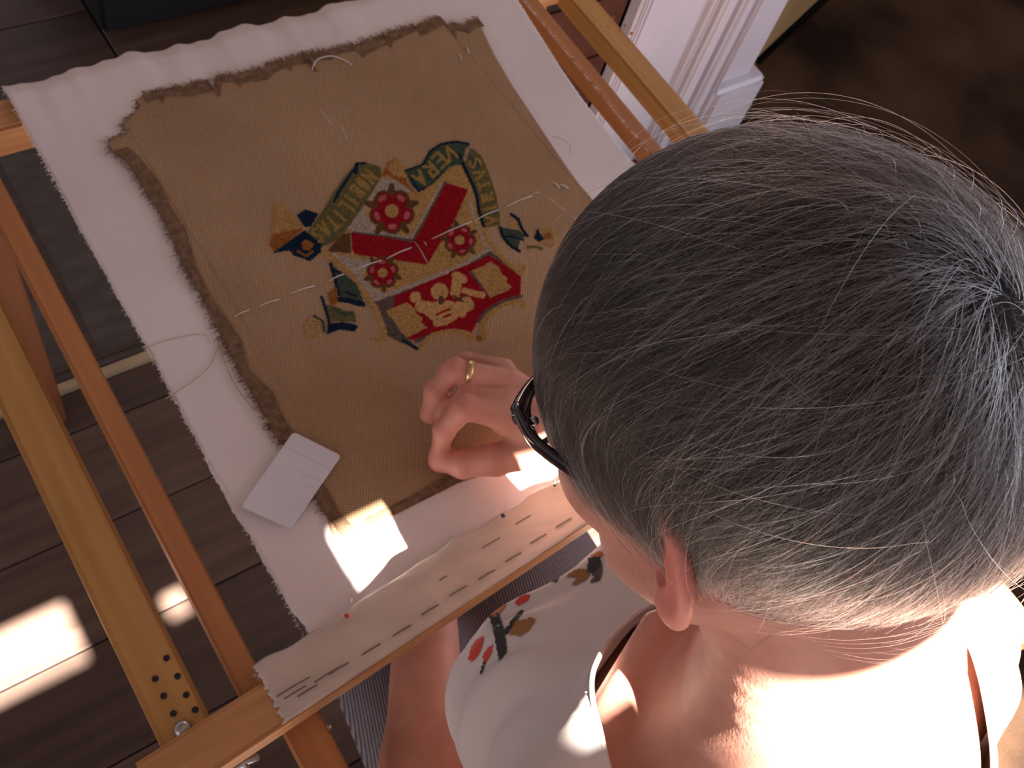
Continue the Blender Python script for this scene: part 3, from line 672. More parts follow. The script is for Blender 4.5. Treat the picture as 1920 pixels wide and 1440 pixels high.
def head_sdf(p, ears=True):
    q = ((p-HT)@HM).astype(np.float32)                     # to head axes (f, l, t)
    d = ell(q, (-.005, 0, .025), (.099, .077, .092))
    d = smin(d, ell(q, (.032, 0, -.045), (.062, .058, .068)), .03)
    d = smin(d, ell(q, (.060, 0, -.088), (.026, .028, .022)), .03)        # chin
    for s in (-1, 1):
        d = smin(d, ell(q, (.060, s*.040, -.028), (.026, .024, .024)), .02)  # cheek bones
        d = smin(d, cone(q, (.005, s*.058, -.055), (.055, s*.030, -.085), .014, .012), .025)  # jaw
        d = smin(d, cone(q, (.082, s*.018, .019), (.075, s*.045, .017), .010, .009), .012)   # brow
        d = np.maximum(d, -(ell(q, (.100, s*.032, .000), (.018, .017, .012))))              # socket
        d = smin(d, ell(q, (.073, s*.031, -.001), (.0125, .0125, .0125)), .003)
    d = smin(d, cone(q, (.094, 0, .008), (.114, 0, -.030), .007, .011), .010)              # nose
    d = smin(d, cone(q, (.108, -.010, -.033), (.108, .010, -.033), .008, .008), .008)
    d = smin(d, cone(q, (.090, -.018, -.055), (.090, .018, -.055), .007, .007), .008)      # lips
    d = smin(d, cone(q, (.089, -.016, -.066), (.089, .016, -.066), .007, .007), .003)
    for s in ((-1, 1) if ears else ()):
        Re = rotm('Z', -s*.55)@rotm('Y', .12)
        c0 = np.array([-.004, s*.082, -.010]); e_ = q-c0; e_ = e_@Re
        # helix plate with a scooped front
        a = (np.linalg.norm(e_/np.array([.0175, .006, .027]), axis=1)-1)*.0065
        scoop = ell(e_, (.004, s*.007, .001), (.0115, .0065, .0175))
        a = np.maximum(a, -scoop)
        ang = np.arctan2(e_[:, 2]/.0255, e_[:, 0]/.0165); rad = np.hypot(e_[:, 2]/.0255, e_[:, 0]/.0165)
        ring = np.hypot((rad-1)*.021, e_[:, 1]-s*.0015)-.0034
        ring = np.where((ang > -1.2) & (ang < .1), ring+.004, ring)
        a = smin(a, ring, .004)
        a = smin(a, ell(e_, (.002, s*.001, -.0265), (.0080, .0050, .0095)), .008)             # lobe
        a = smin(a, cone(e_, (.000, -s*.010, .012), (.002, -s*.009, -.018), .007, .007), .007)  # root
        d = smin(d, a, .006)
    return d
def arm_l(p):
    d = cone(p, (.135, -.06, .985), (.150, -.035, .68), .048, .040)
    d = smin(d, cone(p, (.150, -.035, .665), (.205, .07, .625), .040, .039), .02)
    d = smin(d, cone(p, (.205, .07, .625), (.300, .24, .655), .039, .026), .02)
    d = smin(d, ell(p, (.325, .285, .662), (.035, .05, .014)), .02)
    for i, (x, y) in enumerate([(.30, .36), (.325, .375), (.35, .37), (.372, .35)]):
        d = smin(d, cone(p, (.312+i*.012, .31, .662), (x, y, .675), .010, .008), .006)
    return smin(d, cone(p, (.35, .27, .660), (.375, .31, .672), .012, .009), .008)
def Q(x, y, z): return P(x, y, z)
FING = {'thumb': [(1005, 846, .772, .0165), (930, 862, .757, .0145), (868, 870, .744, .0130), (824, 864, .735, .0100)],
        'index': [(945, 782, .789, .0125), (872, 764, .793, .0112), (833, 806, .766, .0098), (824, 850, .742, .0085)],
        'middle': [(950, 752, .792, .0120), (878, 742, .783, .0105), (840, 772, .758, .0092), (836, 808, .742, .0080)],
        'ring': [(955, 716, .790, .0120), (852, 694, .790, .0110), (816, 734, .770, .0098), (806, 776, .750, .0088)],
        'pinky': [(945, 692, .780, .0105), (872, 680, .768, .0098), (835, 700, .752, .0085), (828, 730, .742, .0078)]}
def arm_r(p):
    wr = Q(1050, 800, .786); el = np.array([.63, .12, .80]); sh = np.array([.475, -.06, .985])
    d = cone(p, sh, el, .046, .040); d = smin(d, cone(p, el, wr, .040, .0265), .03)
    palm = cone(p, wr, Q(945, 765, .783), .026, .0155)
    palm = smin(palm, cone(p, wr, Q(950, 715, .781), .024, .015), .015)
    palm = smin(palm, cone(p, wr, Q(950, 790, .781), .025, .014), .015)
    d = smin(d, palm, .015)
    for nm, js in FING.items():
        pts = [(Q(x, y, z), r) for x, y, z, r in js]; fd = None
        for (a, ra), (b_, rb) in zip(pts[:-1], pts[1:]):
            c_ = cone(p, a, b_, ra, rb)
            c_ = smin(c_, np.linalg.norm(p-b_, axis=1)-rb*1.04, .003)
            fd = c_ if fd is None else smin(fd, c_, .004)
        d = smin(d, fd, .010 if nm == 'thumb' else .0055)
    return d
def legs(p, off=0):
    d = None
    for s, x0 in ((-1, .238), (1, .398)):
        x1 = x0+(.026 if s < 0 else .030)
        c_ = cone(p, (x0, -.12, .55), (x1, .285, .525), .086, .062 if s < 0 else .080)
        xa = x1+(.045 if s < 0 else .02); c_ = smin(c_, cone(p, (x1, .29, .520), (xa, .03, .11), .060, .036), .03)
        c_ = smin(c_, cone(p, (xa, .0, .07), (xa+.01, .14, .035), .034, .028), .03)
        d = c_ if d is None else smin(d, c_, .05)
    return d-off
def neck(p):
    d = cone(p, (.303, -.055, 1.075), H(-.028, 0, -.05), .060, .055)
    d = smin(d, cone(p, (.303, -.068, 1.04), (.295, -.035, 1.13), .062, .052), .03)
    # neck tendons at each side of the nape and the collar bones
    for s in (-1, 1): d = smin(d, cone(p, (.303+s*.03, -.06, 1.10), H(-.045, -s*.025, -.06), .025, .022), .02)
    return d
def body(p):
    d = smin(torso(p), neck(p), .05)
    for s in (-1, 1): d = smin(d, cone(p, (.30+s*.02, .035, 1.025), (.30+s*.14, -.015, 1.03), .012, .012), .022)
    d = smin(d, head_sdf(p), .022)
    d = smin(d, arm_l(p), .02); d = smin(d, arm_r(p), .02)
    q = (p-HT)@HM; w_ = np.exp(-((q[:, 2]+.115)/.030)**2)*np.clip((-q[:, 0]+.03)*20, 0, 1)
    ph = q[:, 2]*520+3*np.sin(q[:, 1]*60)+2*np.sin(q[:, 1]*140+q[:, 0]*80)
    d = d+w_*.00045*np.sin(ph)
    return smin(d, legs(p), .04)
def surfnet(fn, lo, hi, h, blk=12):
    lo = np.array(lo, float); n = np.ceil((np.array(hi)-lo)/h).astype(int)+1; n = ((n+blk-1)//blk)*blk
    A = np.full(tuple(n), 1., np.float32); nb = n//blk
    bi = np.stack(np.meshgrid(*[np.arange(k) for k in nb], indexing='ij'), -1).reshape(-1, 3)
    cen = lo+(bi*blk+(blk-1)/2)*h; dc = fn(cen); rad = h*blk*.5*1.75
    loc = np.stack(np.meshgrid(*[np.arange(blk)]*3, indexing='ij'), -1).reshape(-1, 3)
    act = np.abs(dc) < rad*1.25+.006
    for b_ in bi[(~act) & (dc < 0)]:
        A[b_[0]*blk:(b_[0]+1)*blk, b_[1]*blk:(b_[1]+1)*blk, b_[2]*blk:(b_[2]+1)*blk] = -1
    ab = bi[act]
    for s in range(0, len(ab), 150):
        ch = ab[s:s+150]; idx = (ch[:, None]*blk+loc[None]).reshape(-1, 3); v = fn((lo+idx*h).astype(np.float32)); A[idx[:, 0], idx[:, 1], idx[:, 2]] = v
    ins = A < 0
    cnt = np.zeros(tuple(n-1), np.int8); c8 = [(i, j, k) for i in (0, 1) for j in (0, 1) for k in (0, 1)]
    for i, j, k in c8: cnt += ins[i:n[0]-1+i, j:n[1]-1+j, k:n[2]-1+k]
    cells = np.argwhere((cnt > 0) & (cnt < 8)); vid = np.full(tuple(n-1), -1, np.int32); vid[tuple(cells.T)] = np.arange(len(cells))
    val = {c_: A[cells[:, 0]+c_[0], cells[:, 1]+c_[1], cells[:, 2]+c_[2]] for c_ in c8}
    acc = np.zeros((len(cells), 3)); m = np.zeros(len(cells))
    for a in c8:
        for ax in range(3):
            if a[ax] == 0:
                b_ = list(a); b_[ax] = 1; b_ = tuple(b_); va, vb = val[a], val[b_]; cr = (va < 0) != (vb < 0)
                t = np.where(cr, va/np.where(cr, va-vb, 1), 0); pnt = np.tile(np.array(a, float), (len(cells), 1)); pnt[:, ax] = t
                acc[cr] += pnt[cr]; m[cr] += 1
    V = lo+(cells+acc/m[:, None])*h; quads = []
    for ax in range(3):
        o1, o2 = [(1, 2), (2, 0), (0, 1)][ax]
        sl0 = [slice(1, n[k]-1) for k in range(3)]; sl0[ax] = slice(0, n[ax]-1); sl1 = list(sl0); sl1[ax] = slice(1, n[ax])
        a = ins[tuple(sl0)]; b_ = ins[tuple(sl1)]
        for flip, msk in ((False, a & ~b_), (True, ~a & b_)):
            e = np.argwhere(msk); off = np.array([1, 1, 1]); off[ax] = 0; e = e+off
            def vv(d1, d2):
                q = e.copy(); q[:, o1] += d1; q[:, o2] += d2; return vid[q[:, 0], q[:, 1], q[:, 2]]
            f = np.stack([vv(-1, -1), vv(0, -1), vv(0, 0), vv(-1, 0)], 1)
            quads.append(f[:, ::-1] if flip else f)
    Fq = np.vstack(quads); Fq = Fq[(Fq >= 0).all(1)]
    return V, Fq
def compact(V, Fc):
    u, inv = np.unique(Fc, return_inverse=True); return V[u], inv.reshape(Fc.shape)
def cull(V, Fc, keep):
    return compact(V, Fc[keep(V[Fc].mean(1))])
def inbox(c_, b_): return ((c_ > np.array(b_[0])) & (c_ < np.array(b_[1]))).all(1)
HAND = ((.30, .17, .70), (.52, .40, .85)); EAR = (H(0, .085, -.015)-.045, H(0, .085, -.015)+.045)
V1, F1 = surfnet(body, (.03, -.25, .80), (.72, .30, 1.39), .0028)
V1, F1 = cull(V1, F1, lambda c_: ~inbox(c_, HAND) & ~inbox(c_, EAR) & (c_[:, 2] > .806))
V2, F2 = surfnet(body, (.03, -.40, -.03), (.72, .56, .815), .005)
V2, F2 = cull(V2, F2, lambda c_: ~inbox(c_, HAND) & (c_[:, 2] < .809))
V3, F3 = surfnet(body, np.array(HAND[0])-.004, np.array(HAND[1])+.004, .0014)
V3, F3 = cull(V3, F3, lambda c_: inbox(c_, (np.array(HAND[0])-.002, np.array(HAND[1])+.002)))
V4, F4 = surfnet(body, EAR[0]-.003, EAR[1]+.003, .0012)
V4, F4 = cull(V4, F4, lambda c_: inbox(c_, (EAR[0]-.001, EAR[1]+.001)))
VV = []; FF = []; o_ = 0
for v_, f_ in ((V1, F1), (V2, F2), (V3, F3), (V4, F4)):
    VV.append(v_); FF.append(f_+o_); o_ += len(v_)
person = empty('person', (.31, -.1, .45), 'seated person with short grey hair bending over the embroidery in a white top', 'person')
body_o = link('body', np_mesh(np.vstack(VV), np.vstack(FF)), M_SKIN, person, True)
VA = np.vstack(VV); bl_ = np.exp(-(np.linalg.norm(VA-H(-.006, .086, -.012), axis=1)/.030)**2)
for nm_, js in FING.items():
    for x, y, z, r_ in js[1:]: bl_ = np.maximum(bl_, .55*np.exp(-(np.linalg.norm(VA-Q(x, y, z), axis=1)/.017)**2))
at_ = body_o.data.attributes.new('blush', 'FLOAT', 'POINT')
if len(body_o.data.vertices) == len(bl_): at_.data.foreach_set('value', bl_.astype(np.float32))
_nt = M_SKIN.node_tree; _b = _nt.nodes['Principled BSDF']; _src = _b.inputs['Base Color'].links[0].from_socket
_at = _nt.nodes.new('ShaderNodeAttribute'); _at.attribute_name = 'blush'; _mx = _nt.nodes.new('ShaderNodeMix'); _mx.data_type = 'RGBA'
_nt.links.new(_at.outputs['Fac'], _mx.inputs[0]); _nt.links.new(_src, _mx.inputs[6]); _mx.inputs[7].default_value = (.56, .17, .14, 1); _nt.links.new(_mx.outputs[2], _b.inputs['Base Color'])
print('body verts', o_)

# clip a mesh by an implicit function g(p) > 0, giving a clean cut edge
def clip(V, Fq, g):
    T = np.vstack([Fq[:, [0, 1, 2]], Fq[:, [0, 2, 3]]]) if Fq.shape[1] == 4 else Fq
    gv = g(V); s = gv[T] > 0; k = s.sum(1); out = [T[k == 3]]; V = list(V); cache = {}
    def cut(a, b_):
        key = (min(a, b_), max(a, b_))
        if key not in cache:
            t = gv[a]/(gv[a]-gv[b_]); cache[key] = len(V); V.append(V[a]+(V[b_]-V[a])*t)
        return cache[key]
    ext = []
    for tri, ss in zip(T[(k == 1) | (k == 2)], s[(k == 1) | (k == 2)]):
        poly = []
        for i in range(3):
            a, b_ = tri[i], tri[(i+1) % 3]
            if ss[i]: poly.append(a)
            if ss[i] != ss[(i+1) % 3]: poly.append(cut(a, b_))
        for i in range(1, len(poly)-1): ext.append((poly[0], poly[i], poly[i+1]))
    Fo = np.vstack(out+([np.array(ext)] if ext else [])); return compact(np.array(V), Fo)
# tank top: cloth skin over the torso with wrinkles, scooped neck and arm holes
def tank_sdf(p):
    d = smin(smin(torso(p), neck(p)+.002, .055), cone(p, (.262, .042, .862), (.385, .050, .862), .060, .064), .03)-.0055
    for s in (-1, 1): d = smin(d, cone(p, (.30+s*.02, .032, 1.022), (.30+s*.14, -.018, 1.026), .020, .020), .045)
    x, y, z = p[:, 0], p[:, 1], p[:, 2]
    fr = np.clip((y+.02)*12, 0, 1)
    c_ = z*.75-y*.65-x*.28; w_ = np.abs(np.sin(c_*62+1.6*np.sin(x*16)+.8*np.sin(x*41)))**1.5*1.2+.45*np.sin(c_*190+3*np.sin(x*19))-.6
    return d-w_*.0045*fr*np.clip((1.05-z)*9, 0, 1)*(.35+.65*np.clip(np.sin(x*11+c_*9+1), 0, 1))
NK = dict(cx=.312, cy=-.02, rx=.121, ry=.072, rb=.11)
def tank_g(V):
    x, y, z = V.T
    nk = np.hypot((x-NK['cx'])/NK['rx'], (y-NK['cy'])/np.where(y > NK['cy'], NK['ry'], NK['rb']))-1
    nk = nk*.11; wf = np.clip((y-NK['cy'])/.03, 0, 1); gf = .994+.072*(np.abs(x-NK['cx'])/NK['rx'])**2-z; nk = nk*(1-wf)+gf*wf; nk = np.where(z < .90, np.maximum(nk, .90-z), nk)
    ah = .152-np.abs(x-.308)-np.clip((z-.95), 0, .1)*.08+np.clip(.955-z, 0, .3)*1.5
    return np.minimum(np.minimum(nk, ah), z-.60)
Vt, Ft = surfnet(tank_sdf, (.10, -.27, .58), (.52, .19, 1.16), .0035)
Vt, Ft = clip(Vt, Ft, tank_g)
tank = link('tank_top', np_mesh(Vt, Ft), M_TANK, person, True); md = tank.modifiers.new('t', 'SOLIDIFY'); md.thickness = .0018; md.offset = 1
tank['label'] = 'white sleeveless top with a flower and leaf print'
# leggings
Vl, Fl = surfnet(lambda p: smin(legs(p, .006), ell(p, (.315, -.15, .56), (.187, .147, .127)), .04), (.05, -.38, .08), (.60, .52, .75), .0045)
Vl, Fl = clip(Vl, Fl, lambda V: np.minimum(V[:, 2]-.14, .70-V[:, 2]))
lg = link('leggings', np_mesh(Vl, Fl), M_LEGGING, person, True); md = lg.modifiers.new('t', 'SOLIDIFY'); md.thickness = .0015; md.offset = 1
lg['label'] = 'grey ribbed knitted leggings'

# printed motifs: thin ink patches lying on the cloth
bvh = BVHTree.FromPolygons([Vector(v) for v in Vt], [tuple(map(int, f)) for f in Ft])
def ink(poly, m, hgt=.0026):
    poly = np.array(poly, float); x0, y0 = poly.min(0); x1, y1 = poly.max(0); st_ = 2.5
    xs = np.arange(x0-st_, x1+st_*2, st_); ys = np.arange(y0-st_, y1+st_*2, st_); V = []; idx = {}
    def ins(x, y):
        c_ = False
        for i in range(len(poly)):
            (ax, ay), (bx, by) = poly[i-1], poly[i]
            if (ay > y) != (by > y) and x < (bx-ax)*(y-ay)/(by-ay)+ax: c_ = not c_
        return c_
    def vert(i, j):
        if (i, j) not in idx:
            d = Vector(ray(xs[i], ys[j])).normalized(); h = bvh.ray_cast(Vector(CAM), d)
            if h[0] is None: idx[(i, j)] = None
            else:
                nn = h[1] if h[1].dot(d) < 0 else -h[1]; idx[(i, j)] = len(V); V.append(h[0]+nn*hgt)
        return idx[(i, j)]
    Fc = []
    for i in range(len(xs)-1):
        for j in range(len(ys)-1):
            if ins(xs[i]+st_/2, ys[j]+st_/2):
                q = [vert(i, j), vert(i+1, j), vert(i+1, j+1), vert(i, j+1)]
                if None not in q: Fc.append(q)
    if Fc: link('printed_motif', mesh_from(V, Fc), m, tank, True)
I_RED = mat('ink_red', (.55, .06, .04), .9); I_DARK = mat('ink_dark', (.035, .035, .035), .9); I_BRN = mat('ink_brown', (.30, .14, .05), .9); I_OR = mat('ink_orange', (.50, .17, .07), .9)
def B7(x, y): return (560+x/3, 960+y/3)
for pl, m_ in [([(970, 835), (985, 770), (1010, 735), (1055, 705), (1045, 760), (1020, 820), (990, 850)], I_RED), ([(1045, 815), (1070, 775), (1105, 750), (1095, 800), (1060, 855)], I_RED), ([(1055, 835), (1066, 850), (1045, 925), (1035, 920)], I_DARK),
               ([(1085, 590), (1135, 580), (1165, 680), (1185, 800), (1140, 850), (1110, 700)], I_DARK), ([(1160, 680), (1260, 560), (1278, 568), (1175, 700)], I_DARK), ([(1080, 585), (1140, 530), (1190, 510), (1150, 575), (1110, 605)], I_OR),
               ([(1195, 700), (1200, 670), (1225, 625), (1260, 620), (1310, 608), (1338, 620), (1315, 650), (1300, 680), (1270, 695), (1250, 710), (1225, 700)], I_BRN),
               ([(1222, 520), (1250, 490), (1305, 480), (1295, 510), (1240, 540)], I_RED), ([(1235, 485), (1270, 458), (1312, 440), (1290, 475), (1262, 488)], I_DARK), ([(1425, 400), (1455, 370), (1490, 350), (1475, 390), (1440, 415)], I_DARK),
               ([(1505, 380), (1560, 340), (1620, 335), (1650, 360), (1620, 400), (1560, 425), (1535, 420), (1575, 380)], I_BRN), ([(1620, 360), (1640, 270), (1700, 265), (1722, 340), (1700, 400), (1640, 420), (1670, 380), (1650, 350)], I_DARK), ([(1635, 270), (1690, 240), (1740, 230), (1715, 262), (1660, 272)], I_OR)]:
    ink([B7(*p) for p in pl], m_)
# bound edges follow the cut
def binding():
    E_ = {}
    for f in Ft.tolist():
        for i in range(3):
            k_ = (min(f[i], f[i-1]), max(f[i], f[i-1])); E_[k_] = E_.get(k_, 0)+1
    nb = {}
    for (a, b_), c_ in E_.items():
        if c_ == 1 and min(Vt[a][2], Vt[b_][2]) > .80: nb.setdefault(a, []).append(b_); nb.setdefault(b_, []).append(a)
    seen = set()
    for st0 in sorted(nb, key=lambda k_: len(nb[k_])):
        if st0 in seen: continue
        run = [st0]; seen.add(st0)
        while True:
            nx_ = [k_ for k_ in nb[run[-1]] if k_ not in seen]
            if not nx_: break
            run.append(nx_[0]); seen.add(nx_[0])
        if len(run) < 30: continue
        pts = Vt[run]; closed = run[0] in nb[run[-1]]
        for _ in range(6):
            q_ = pts.copy(); q_[1:-1] = (pts[:-2]+pts[1:-1]+pts[2:])/3
            if closed: q_[0] = (pts[-1]+pts[0]+pts[1])/3; q_[-1] = (pts[-2]+pts[-1]+pts[0])/3
            pts = q_
        pts = pts[::2]
        if closed: pts = np.vstack([pts, pts[:1]])
        v_, f_ = tube([p+[0, 0, .0006] for p in pts], .0019, 7); link('edge_binding', mesh_from(v_, f_), M_TANK, tank, True)
binding()

# stool under the person
stl = empty('stool', (.32, -.17, 0), 'round wooden stool under the seated person in grey leggings', 'stool')
bm = bmesh.new(); bmesh.ops.create_cone(bm, cap_ends=True, segments=40, radius1=.17, radius2=.17, depth=.03)
for v in bm.verts: v.co += Vector((.32, -.17, .425))
bmesh.ops.bevel(bm, geom=[e for e in bm.edges if e.calc_face_angle(0) > 1], offset=.006, segments=3, affect='EDGES')
bmo('seat', bm, M_REDWOOD, stl)
for a in range(4):
    an = math.pi/4+a*math.pi/2; tube_obj('leg', [(.32+.11*math.cos(an), -.17+.11*math.sin(an), .41), (.32+.17*math.cos(an), -.17+.17*math.sin(an), 0)], [.016, .013], M_REDWOOD, stl, 12)

# ---------------------------------------------------------------- hair
def hairline(f): return np.interp(f, [-.12, -.075, -.05, -.03, -.012, .03, .05, .068, .085, .12], [-.098, -.096, -.078, -.042, .008, .008, .000, .012, .040, .055])
EC = np.array([-.004, 0, .022])
def skull(p):
    q = (p-HT)@HM; return ell(q, EC, (.104, .082, .097))
# close undercap so that no scalp shows
def cap(q_sdf):
    V, Fq = surfnet(lambda p: np.minimum(q_sdf(p), head_sdf(p, False)-.003), HT-.14, HT+.14, .003)
    return clip(V, Fq, lambda V: (lambda q: np.minimum(q[:, 2]-hairline(q[:, 0])-.006, .5))((V-HT)@HM))
M_CAP = mat('hair_mass', (.012, .010, .010), .8, (.03, .026, .026), (60, 60, 60), spec=.1)
Vc, Fc_ = cap(skull)
hair = link('hair', np_mesh(Vc, Fc_), M_CAP, person, True); hair['label'] = 'short dark hair turning grey'
def norm(a): return a/(np.linalg.norm(a, axis=-1, keepdims=True)+1e-12)
def lfn(q, s):  # smooth low frequency noise vector on unit sphere coords
    return np.stack([np.sin(q@np.array(a)*s+b_) for a, b_ in (((3.1, 5.2, -2.3), .3), ((-4.7, 2.2, 3.9), 1.7), ((2.6, -3.8, 5.1), 4.1))], -1)
RAD = np.array([.101, .079, .094])
WH = norm(np.array([-.80, -.10, .62]))
def strands(N, npts, kind):
    q = norm(rng.normal(size=(N*3, 3)))
    p = EC+q*RAD; ok = (p[:, 2] > hairline(p[:, 0])+rng.normal(0, .003, len(p)))
    if kind == 'fly': ok &= (q@WH > .55)
    q = q[ok][:N]; N = len(q)
    ang = np.arccos(np.clip(q@WH, -1, 1)); low = np.clip((.25-q[:, 2])/.5, 0, 1); front = np.clip((q[:, 0]+.15)/.5, 0, 1); back = np.clip((-.1-q[:, 0])/.4, 0, 1)
    length = .062-.040*low*np.clip(1.2-front*.2, 0, 1)-.008*front
    length = np.maximum(length, .018)*(.75+.5*rng.random(N))
    if kind == 'fly': length = .07+.05*rng.random(N)
    WHn = norm(WH+rng.normal(0, .07, (N, 3))); pts = np.zeros((N, npts, 3)); cur = q.copy(); clump = lfn(q, 6.)*.25+lfn(q, 19.)*.20+lfn(q, 41.)*.10; jit = rng.normal(0, .10 if kind != 'fly' else .35, (N, 3)); liftm = rng.random(N)
    pts[:, 0] = EC+q*RAD*.985; step = length/(npts-1); dirp = None
    for k in range(1, npts):
        g = -(WHn-(cur*WHn).sum(1)[:, None]*cur); g = norm(g)
        sw = np.cross(cur, g)*(.75*np.exp(-np.arccos(np.clip(cur@WH, -1, 1))*1.6))[:, None]
        lw = np.clip((.45-cur[:, 2])/.55, 0, 1)*np.clip((cur[:, 0]+.35)/.6, 0, 1)
        side = np.array([-.75, 0, -.75])
        d = g+sw+clump+jit; d = norm(d)*(1-lw)[:, None]+norm(side+clump+jit)*lw[:, None]*1.2
        d = d-(d*cur).sum(1, keepdims=True)*cur; d = norm(d)
        if dirp is not None: d = norm(d*.6+dirp*.4)
        dirp = d
        cur = norm(cur*RAD+d*step[:, None])           # in metres, back to direction
        cur = norm(norm(cur)/1.0*1.0)
        t = k/(npts-1)
        # note: cur is the direction of a point of the ellipsoid
        base = norm((cur))*1.0
        e = 1/np.sqrt(((base/RAD)**2).sum(1)); surf = base*e[:, None]
        lift = (.0025+.0115*np.minimum(1, t*2.2)*(.35+.65*liftm))*(1-.35*low)
        if kind == 'fly': lift = .009+.013*np.sin(t*2.6)*liftm+.005*liftm
        if kind == 'tuft': lift = lift+.006*t
        pts[:, k] = EC+surf+norm(surf)*(lift)[:, None]
        cur = norm(surf/RAD)
    W_ = HT+pts@HM.T
    return W_, q, liftm
def add_hair(name, N, npts, kind, r0, grey_base, label=None):
    Wp, q, lm = strands(N, npts, kind); n = len(q)
    hc = bpy.data.hair_curves.new(name); hc.add_curves([npts]*n)
    hc.position_data.foreach_set('vector', np.ascontiguousarray(Wp.reshape(-1), np.float32)) if hasattr(hc, 'position_data') else hc.attributes['position'].data.foreach_set('vector', np.ascontiguousarray(Wp.reshape(-1), np.float32))
    ra = hc.attributes.get('radius') or hc.attributes.new('radius', 'FLOAT', 'POINT')
    low = np.clip((.30-q[:, 2])/.8, 0, 1); crown = np.clip((q@WH-.35)/.6, 0, 1)
    gp = grey_base+.42*low+.26*crown**1.5+.10*np.clip(lfn(q, 13.)[:, 0]-.2, 0, 1); g = rng.random(n) < gp
    rad = r0*(.7+.6*rng.random((n, 1))+.55*g[:, None])*np.linspace(1, .35, npts)[None]; ra.data.foreach_set('value', rad.astype(np.float32).ravel())
    tone = np.where(g, .26+.44*rng.random(n), .005+.016*rng.random(n))
    colr = np.stack([tone*np.where(g, .95, 1.15), tone*np.where(g, .93, .92), tone*np.where(g, 1.0, .80), np.ones(n)], -1).astype(np.float32)
    ca = hc.attributes.new('strand_colour', 'FLOAT_COLOR', 'CURVE'); ca.data.foreach_set('color', colr.ravel())
    o = bpy.data.objects.new(name, hc); COL.objects.link(o); hc.materials.append(M_HAIR); o.parent = hair; o.location = -absloc(hair)-0*Vector()
    o['kind'] = 'stuff'
    if label: o['label'] = label
    return o
M_HAIR = bpy.data.materials.new('hair_strand'); M_HAIR.use_nodes = True; nt = M_HAIR.node_tree; nt.nodes.remove(nt.nodes['Principled BSDF'])
hb = nt.nodes.new('ShaderNodeBsdfHairPrincipled'); hb.model = 'CHIANG'; hb.parametrization = 'COLOR'; hb.inputs['Roughness'].default_value = .32; hb.inputs['Radial Roughness'].default_value = .4
at = nt.nodes.new('ShaderNodeAttribute'); at.attribute_name = 'strand_colour'; nt.links.new(at.outputs['Color'], hb.inputs['Color']); nt.links.new(hb.outputs[0], nt.nodes['Material Output'].inputs['Surface'])
add_hair('hair_strands', 52000, 10, 'main', .000075, .035)
add_hair('stray_hairs', 420, 14, 'fly', .00005, .75, 'long pale stray hairs lifting off the crown')
bpy.context.view_layer.update()

# ---------------------------------------------------------------- eyeglasses
gl = empty('eyeglasses', tuple(H(.1, 0, 0)), 'dark tortoiseshell eyeglasses worn by the seated person', 'eyeglasses')
def hp(f, l, t): return H(f, l, t)
def ribbon(name, pts, w_, h_, m, parent):
    """flat sided bar: w_ across (local l), h_ tall (local t)"""
    V = []; Fc = []; tv = HM[:, 2]; N = len(pts)
    for i, p in enumerate(pts):
        t = np.array(pts[min(i+1, N-1)])-np.array(pts[max(i-1, 0)]); t /= np.linalg.norm(t); s_ = np.cross(t, tv); s_ /= np.linalg.norm(s_)
        ww = w_[i] if hasattr(w_, '__len__') else w_; hh = h_[i] if hasattr(h_, '__len__') else h_
        for a, b_ in [(-1, -.6), (-.6, -1), (.6, -1), (1, -.6), (1, .6), (.6, 1), (-.6, 1), (-1, .6)]: V.append(p+s_*a*ww/2+tv*b_*hh/2)
    for i in range(N-1):
        for k in range(8): Fc.append((i*8+k, i*8+(k+1) % 8, (i+1)*8+(k+1) % 8, (i+1)*8+k))
    Fc += [tuple(range(8))[::-1], tuple(range((N-1)*8, N*8))]
    return link(name, mesh_from(V, Fc), m, parent, True)
def rimf(l, t): return float(np.interp(l, [.0, .01, .02, .03, .04, .05, .06, .07], [.101, .0995, .098, .0960, .0945, .0925, .0895, .0845]))+.35*(t-.014)
gm = bpy.data.materials.new('lens'); gm.use_nodes = True; b0 = gm.node_tree.nodes['Principled BSDF']; b0.inputs['Transmission Weight'].default_value = 1; b0.inputs['Roughness'].default_value = .02; b0.inputs['IOR'].default_value = 1.05
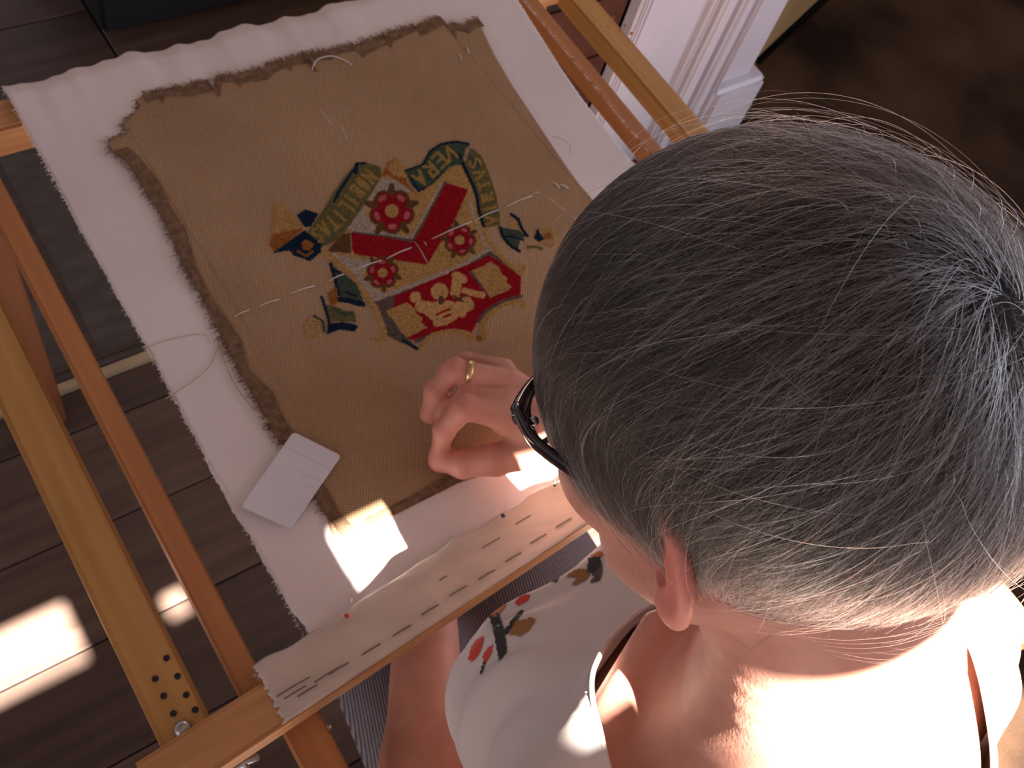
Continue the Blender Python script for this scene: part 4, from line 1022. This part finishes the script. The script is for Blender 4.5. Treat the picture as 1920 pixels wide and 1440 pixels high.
for s in (1, -1):
    rim = []
    for k in range(29):
        a = 2*math.pi*k/28; x = math.copysign(abs(math.cos(a))**.7, math.cos(a)); y = math.copysign(abs(math.sin(a))**.7, math.sin(a))
        l = .0385+.0275*x; t = .003+.0125*y; rim.append(hp(rimf(l, t), s*l, t))
    v_, f_ = tube(rim, .0016, 8, False); link('rim', mesh_from(v_, f_), M_SHELL, gl, True)
    link('lens', mesh_from(rim[:28], [tuple(range(28))]), gm, gl)
    brow = spline([hp(rimf(l, .014)+.0010, s*l, .0145+.0015*math.sin((l-.01)/.055*3)) for l in (.011, .022, .034, .046, .057, .065)]+[hp(.0850, s*.0708, .0145)], 5)
    nb_ = len(brow); ribbon('brow_bar', brow, np.interp(np.linspace(0, 1, nb_), [0, .6, 1], [.0028, .0036, .0060]), np.interp(np.linspace(0, 1, nb_), [0, .5, .85, 1], [.005, .0065, .011, .0115]), M_SHELL, gl)
    tp_ = spline([hp(.0862, s*.0690, .0145), hp(.080, s*.0732, .0140), hp(.066, s*.0785, .0115), hp(.040, s*.0795, .007), hp(.012, s*.0785, .008), hp(-.010, s*.077, .004)], 6)
    n_ = len(tp_); hs = np.interp(np.linspace(0, 1, n_), [0, .12, .4, 1], [.0115, .012, .0075, .004])
    ribbon('temple', tp_, .0038, hs, M_SHELL, gl)
    hb_ = bmesh.new(); bmesh.ops.create_uvsphere(hb_, u_segments=10, v_segments=8, radius=.0024)
    for v in hb_.verts: v.co = Vector(hp(.076, s*.0700, .0145))+v.co
    bmo('hinge', hb_, M_METAL, gl, True)
tube_obj('bridge', [hp(.1005, -.012, .013), hp(.103, 0, .015), hp(.1005, .012, .013)], .0024, M_SHELL, gl)

# ---------------------------------------------------------------- ring on the finger
ra_, rb_ = Q(955, 716, .790), Q(852, 694, .790); rc = ra_+(rb_-ra_)*.74; ax = (rb_-ra_)/np.linalg.norm(rb_-ra_); e1 = np.cross(ax, [0, 0, 1]); e1 /= np.linalg.norm(e1); e2 = np.cross(ax, e1)
V = []; Fc = []; n1, n2 = 36, 8; rr = .0126
for i in range(n1):
    a = 2*math.pi*i/n1; o_r = math.cos(a)*e1+math.sin(a)*e2
    for k in range(n2):
        b_ = 2*math.pi*k/n2; V.append(rc+o_r*(rr+.0011*math.cos(b_))+ax*.0028*math.sin(b_))
for i in range(n1):
    for k in range(n2): Fc.append((i*n2+k, i*n2+(k+1) % n2, ((i+1) % n1)*n2+(k+1) % n2, ((i+1) % n1)*n2+k))
tag(link('finger_ring', mesh_from(V, Fc), M_GOLD, None, True), 'plain gold band on the ring finger above the canvas', 'ring')
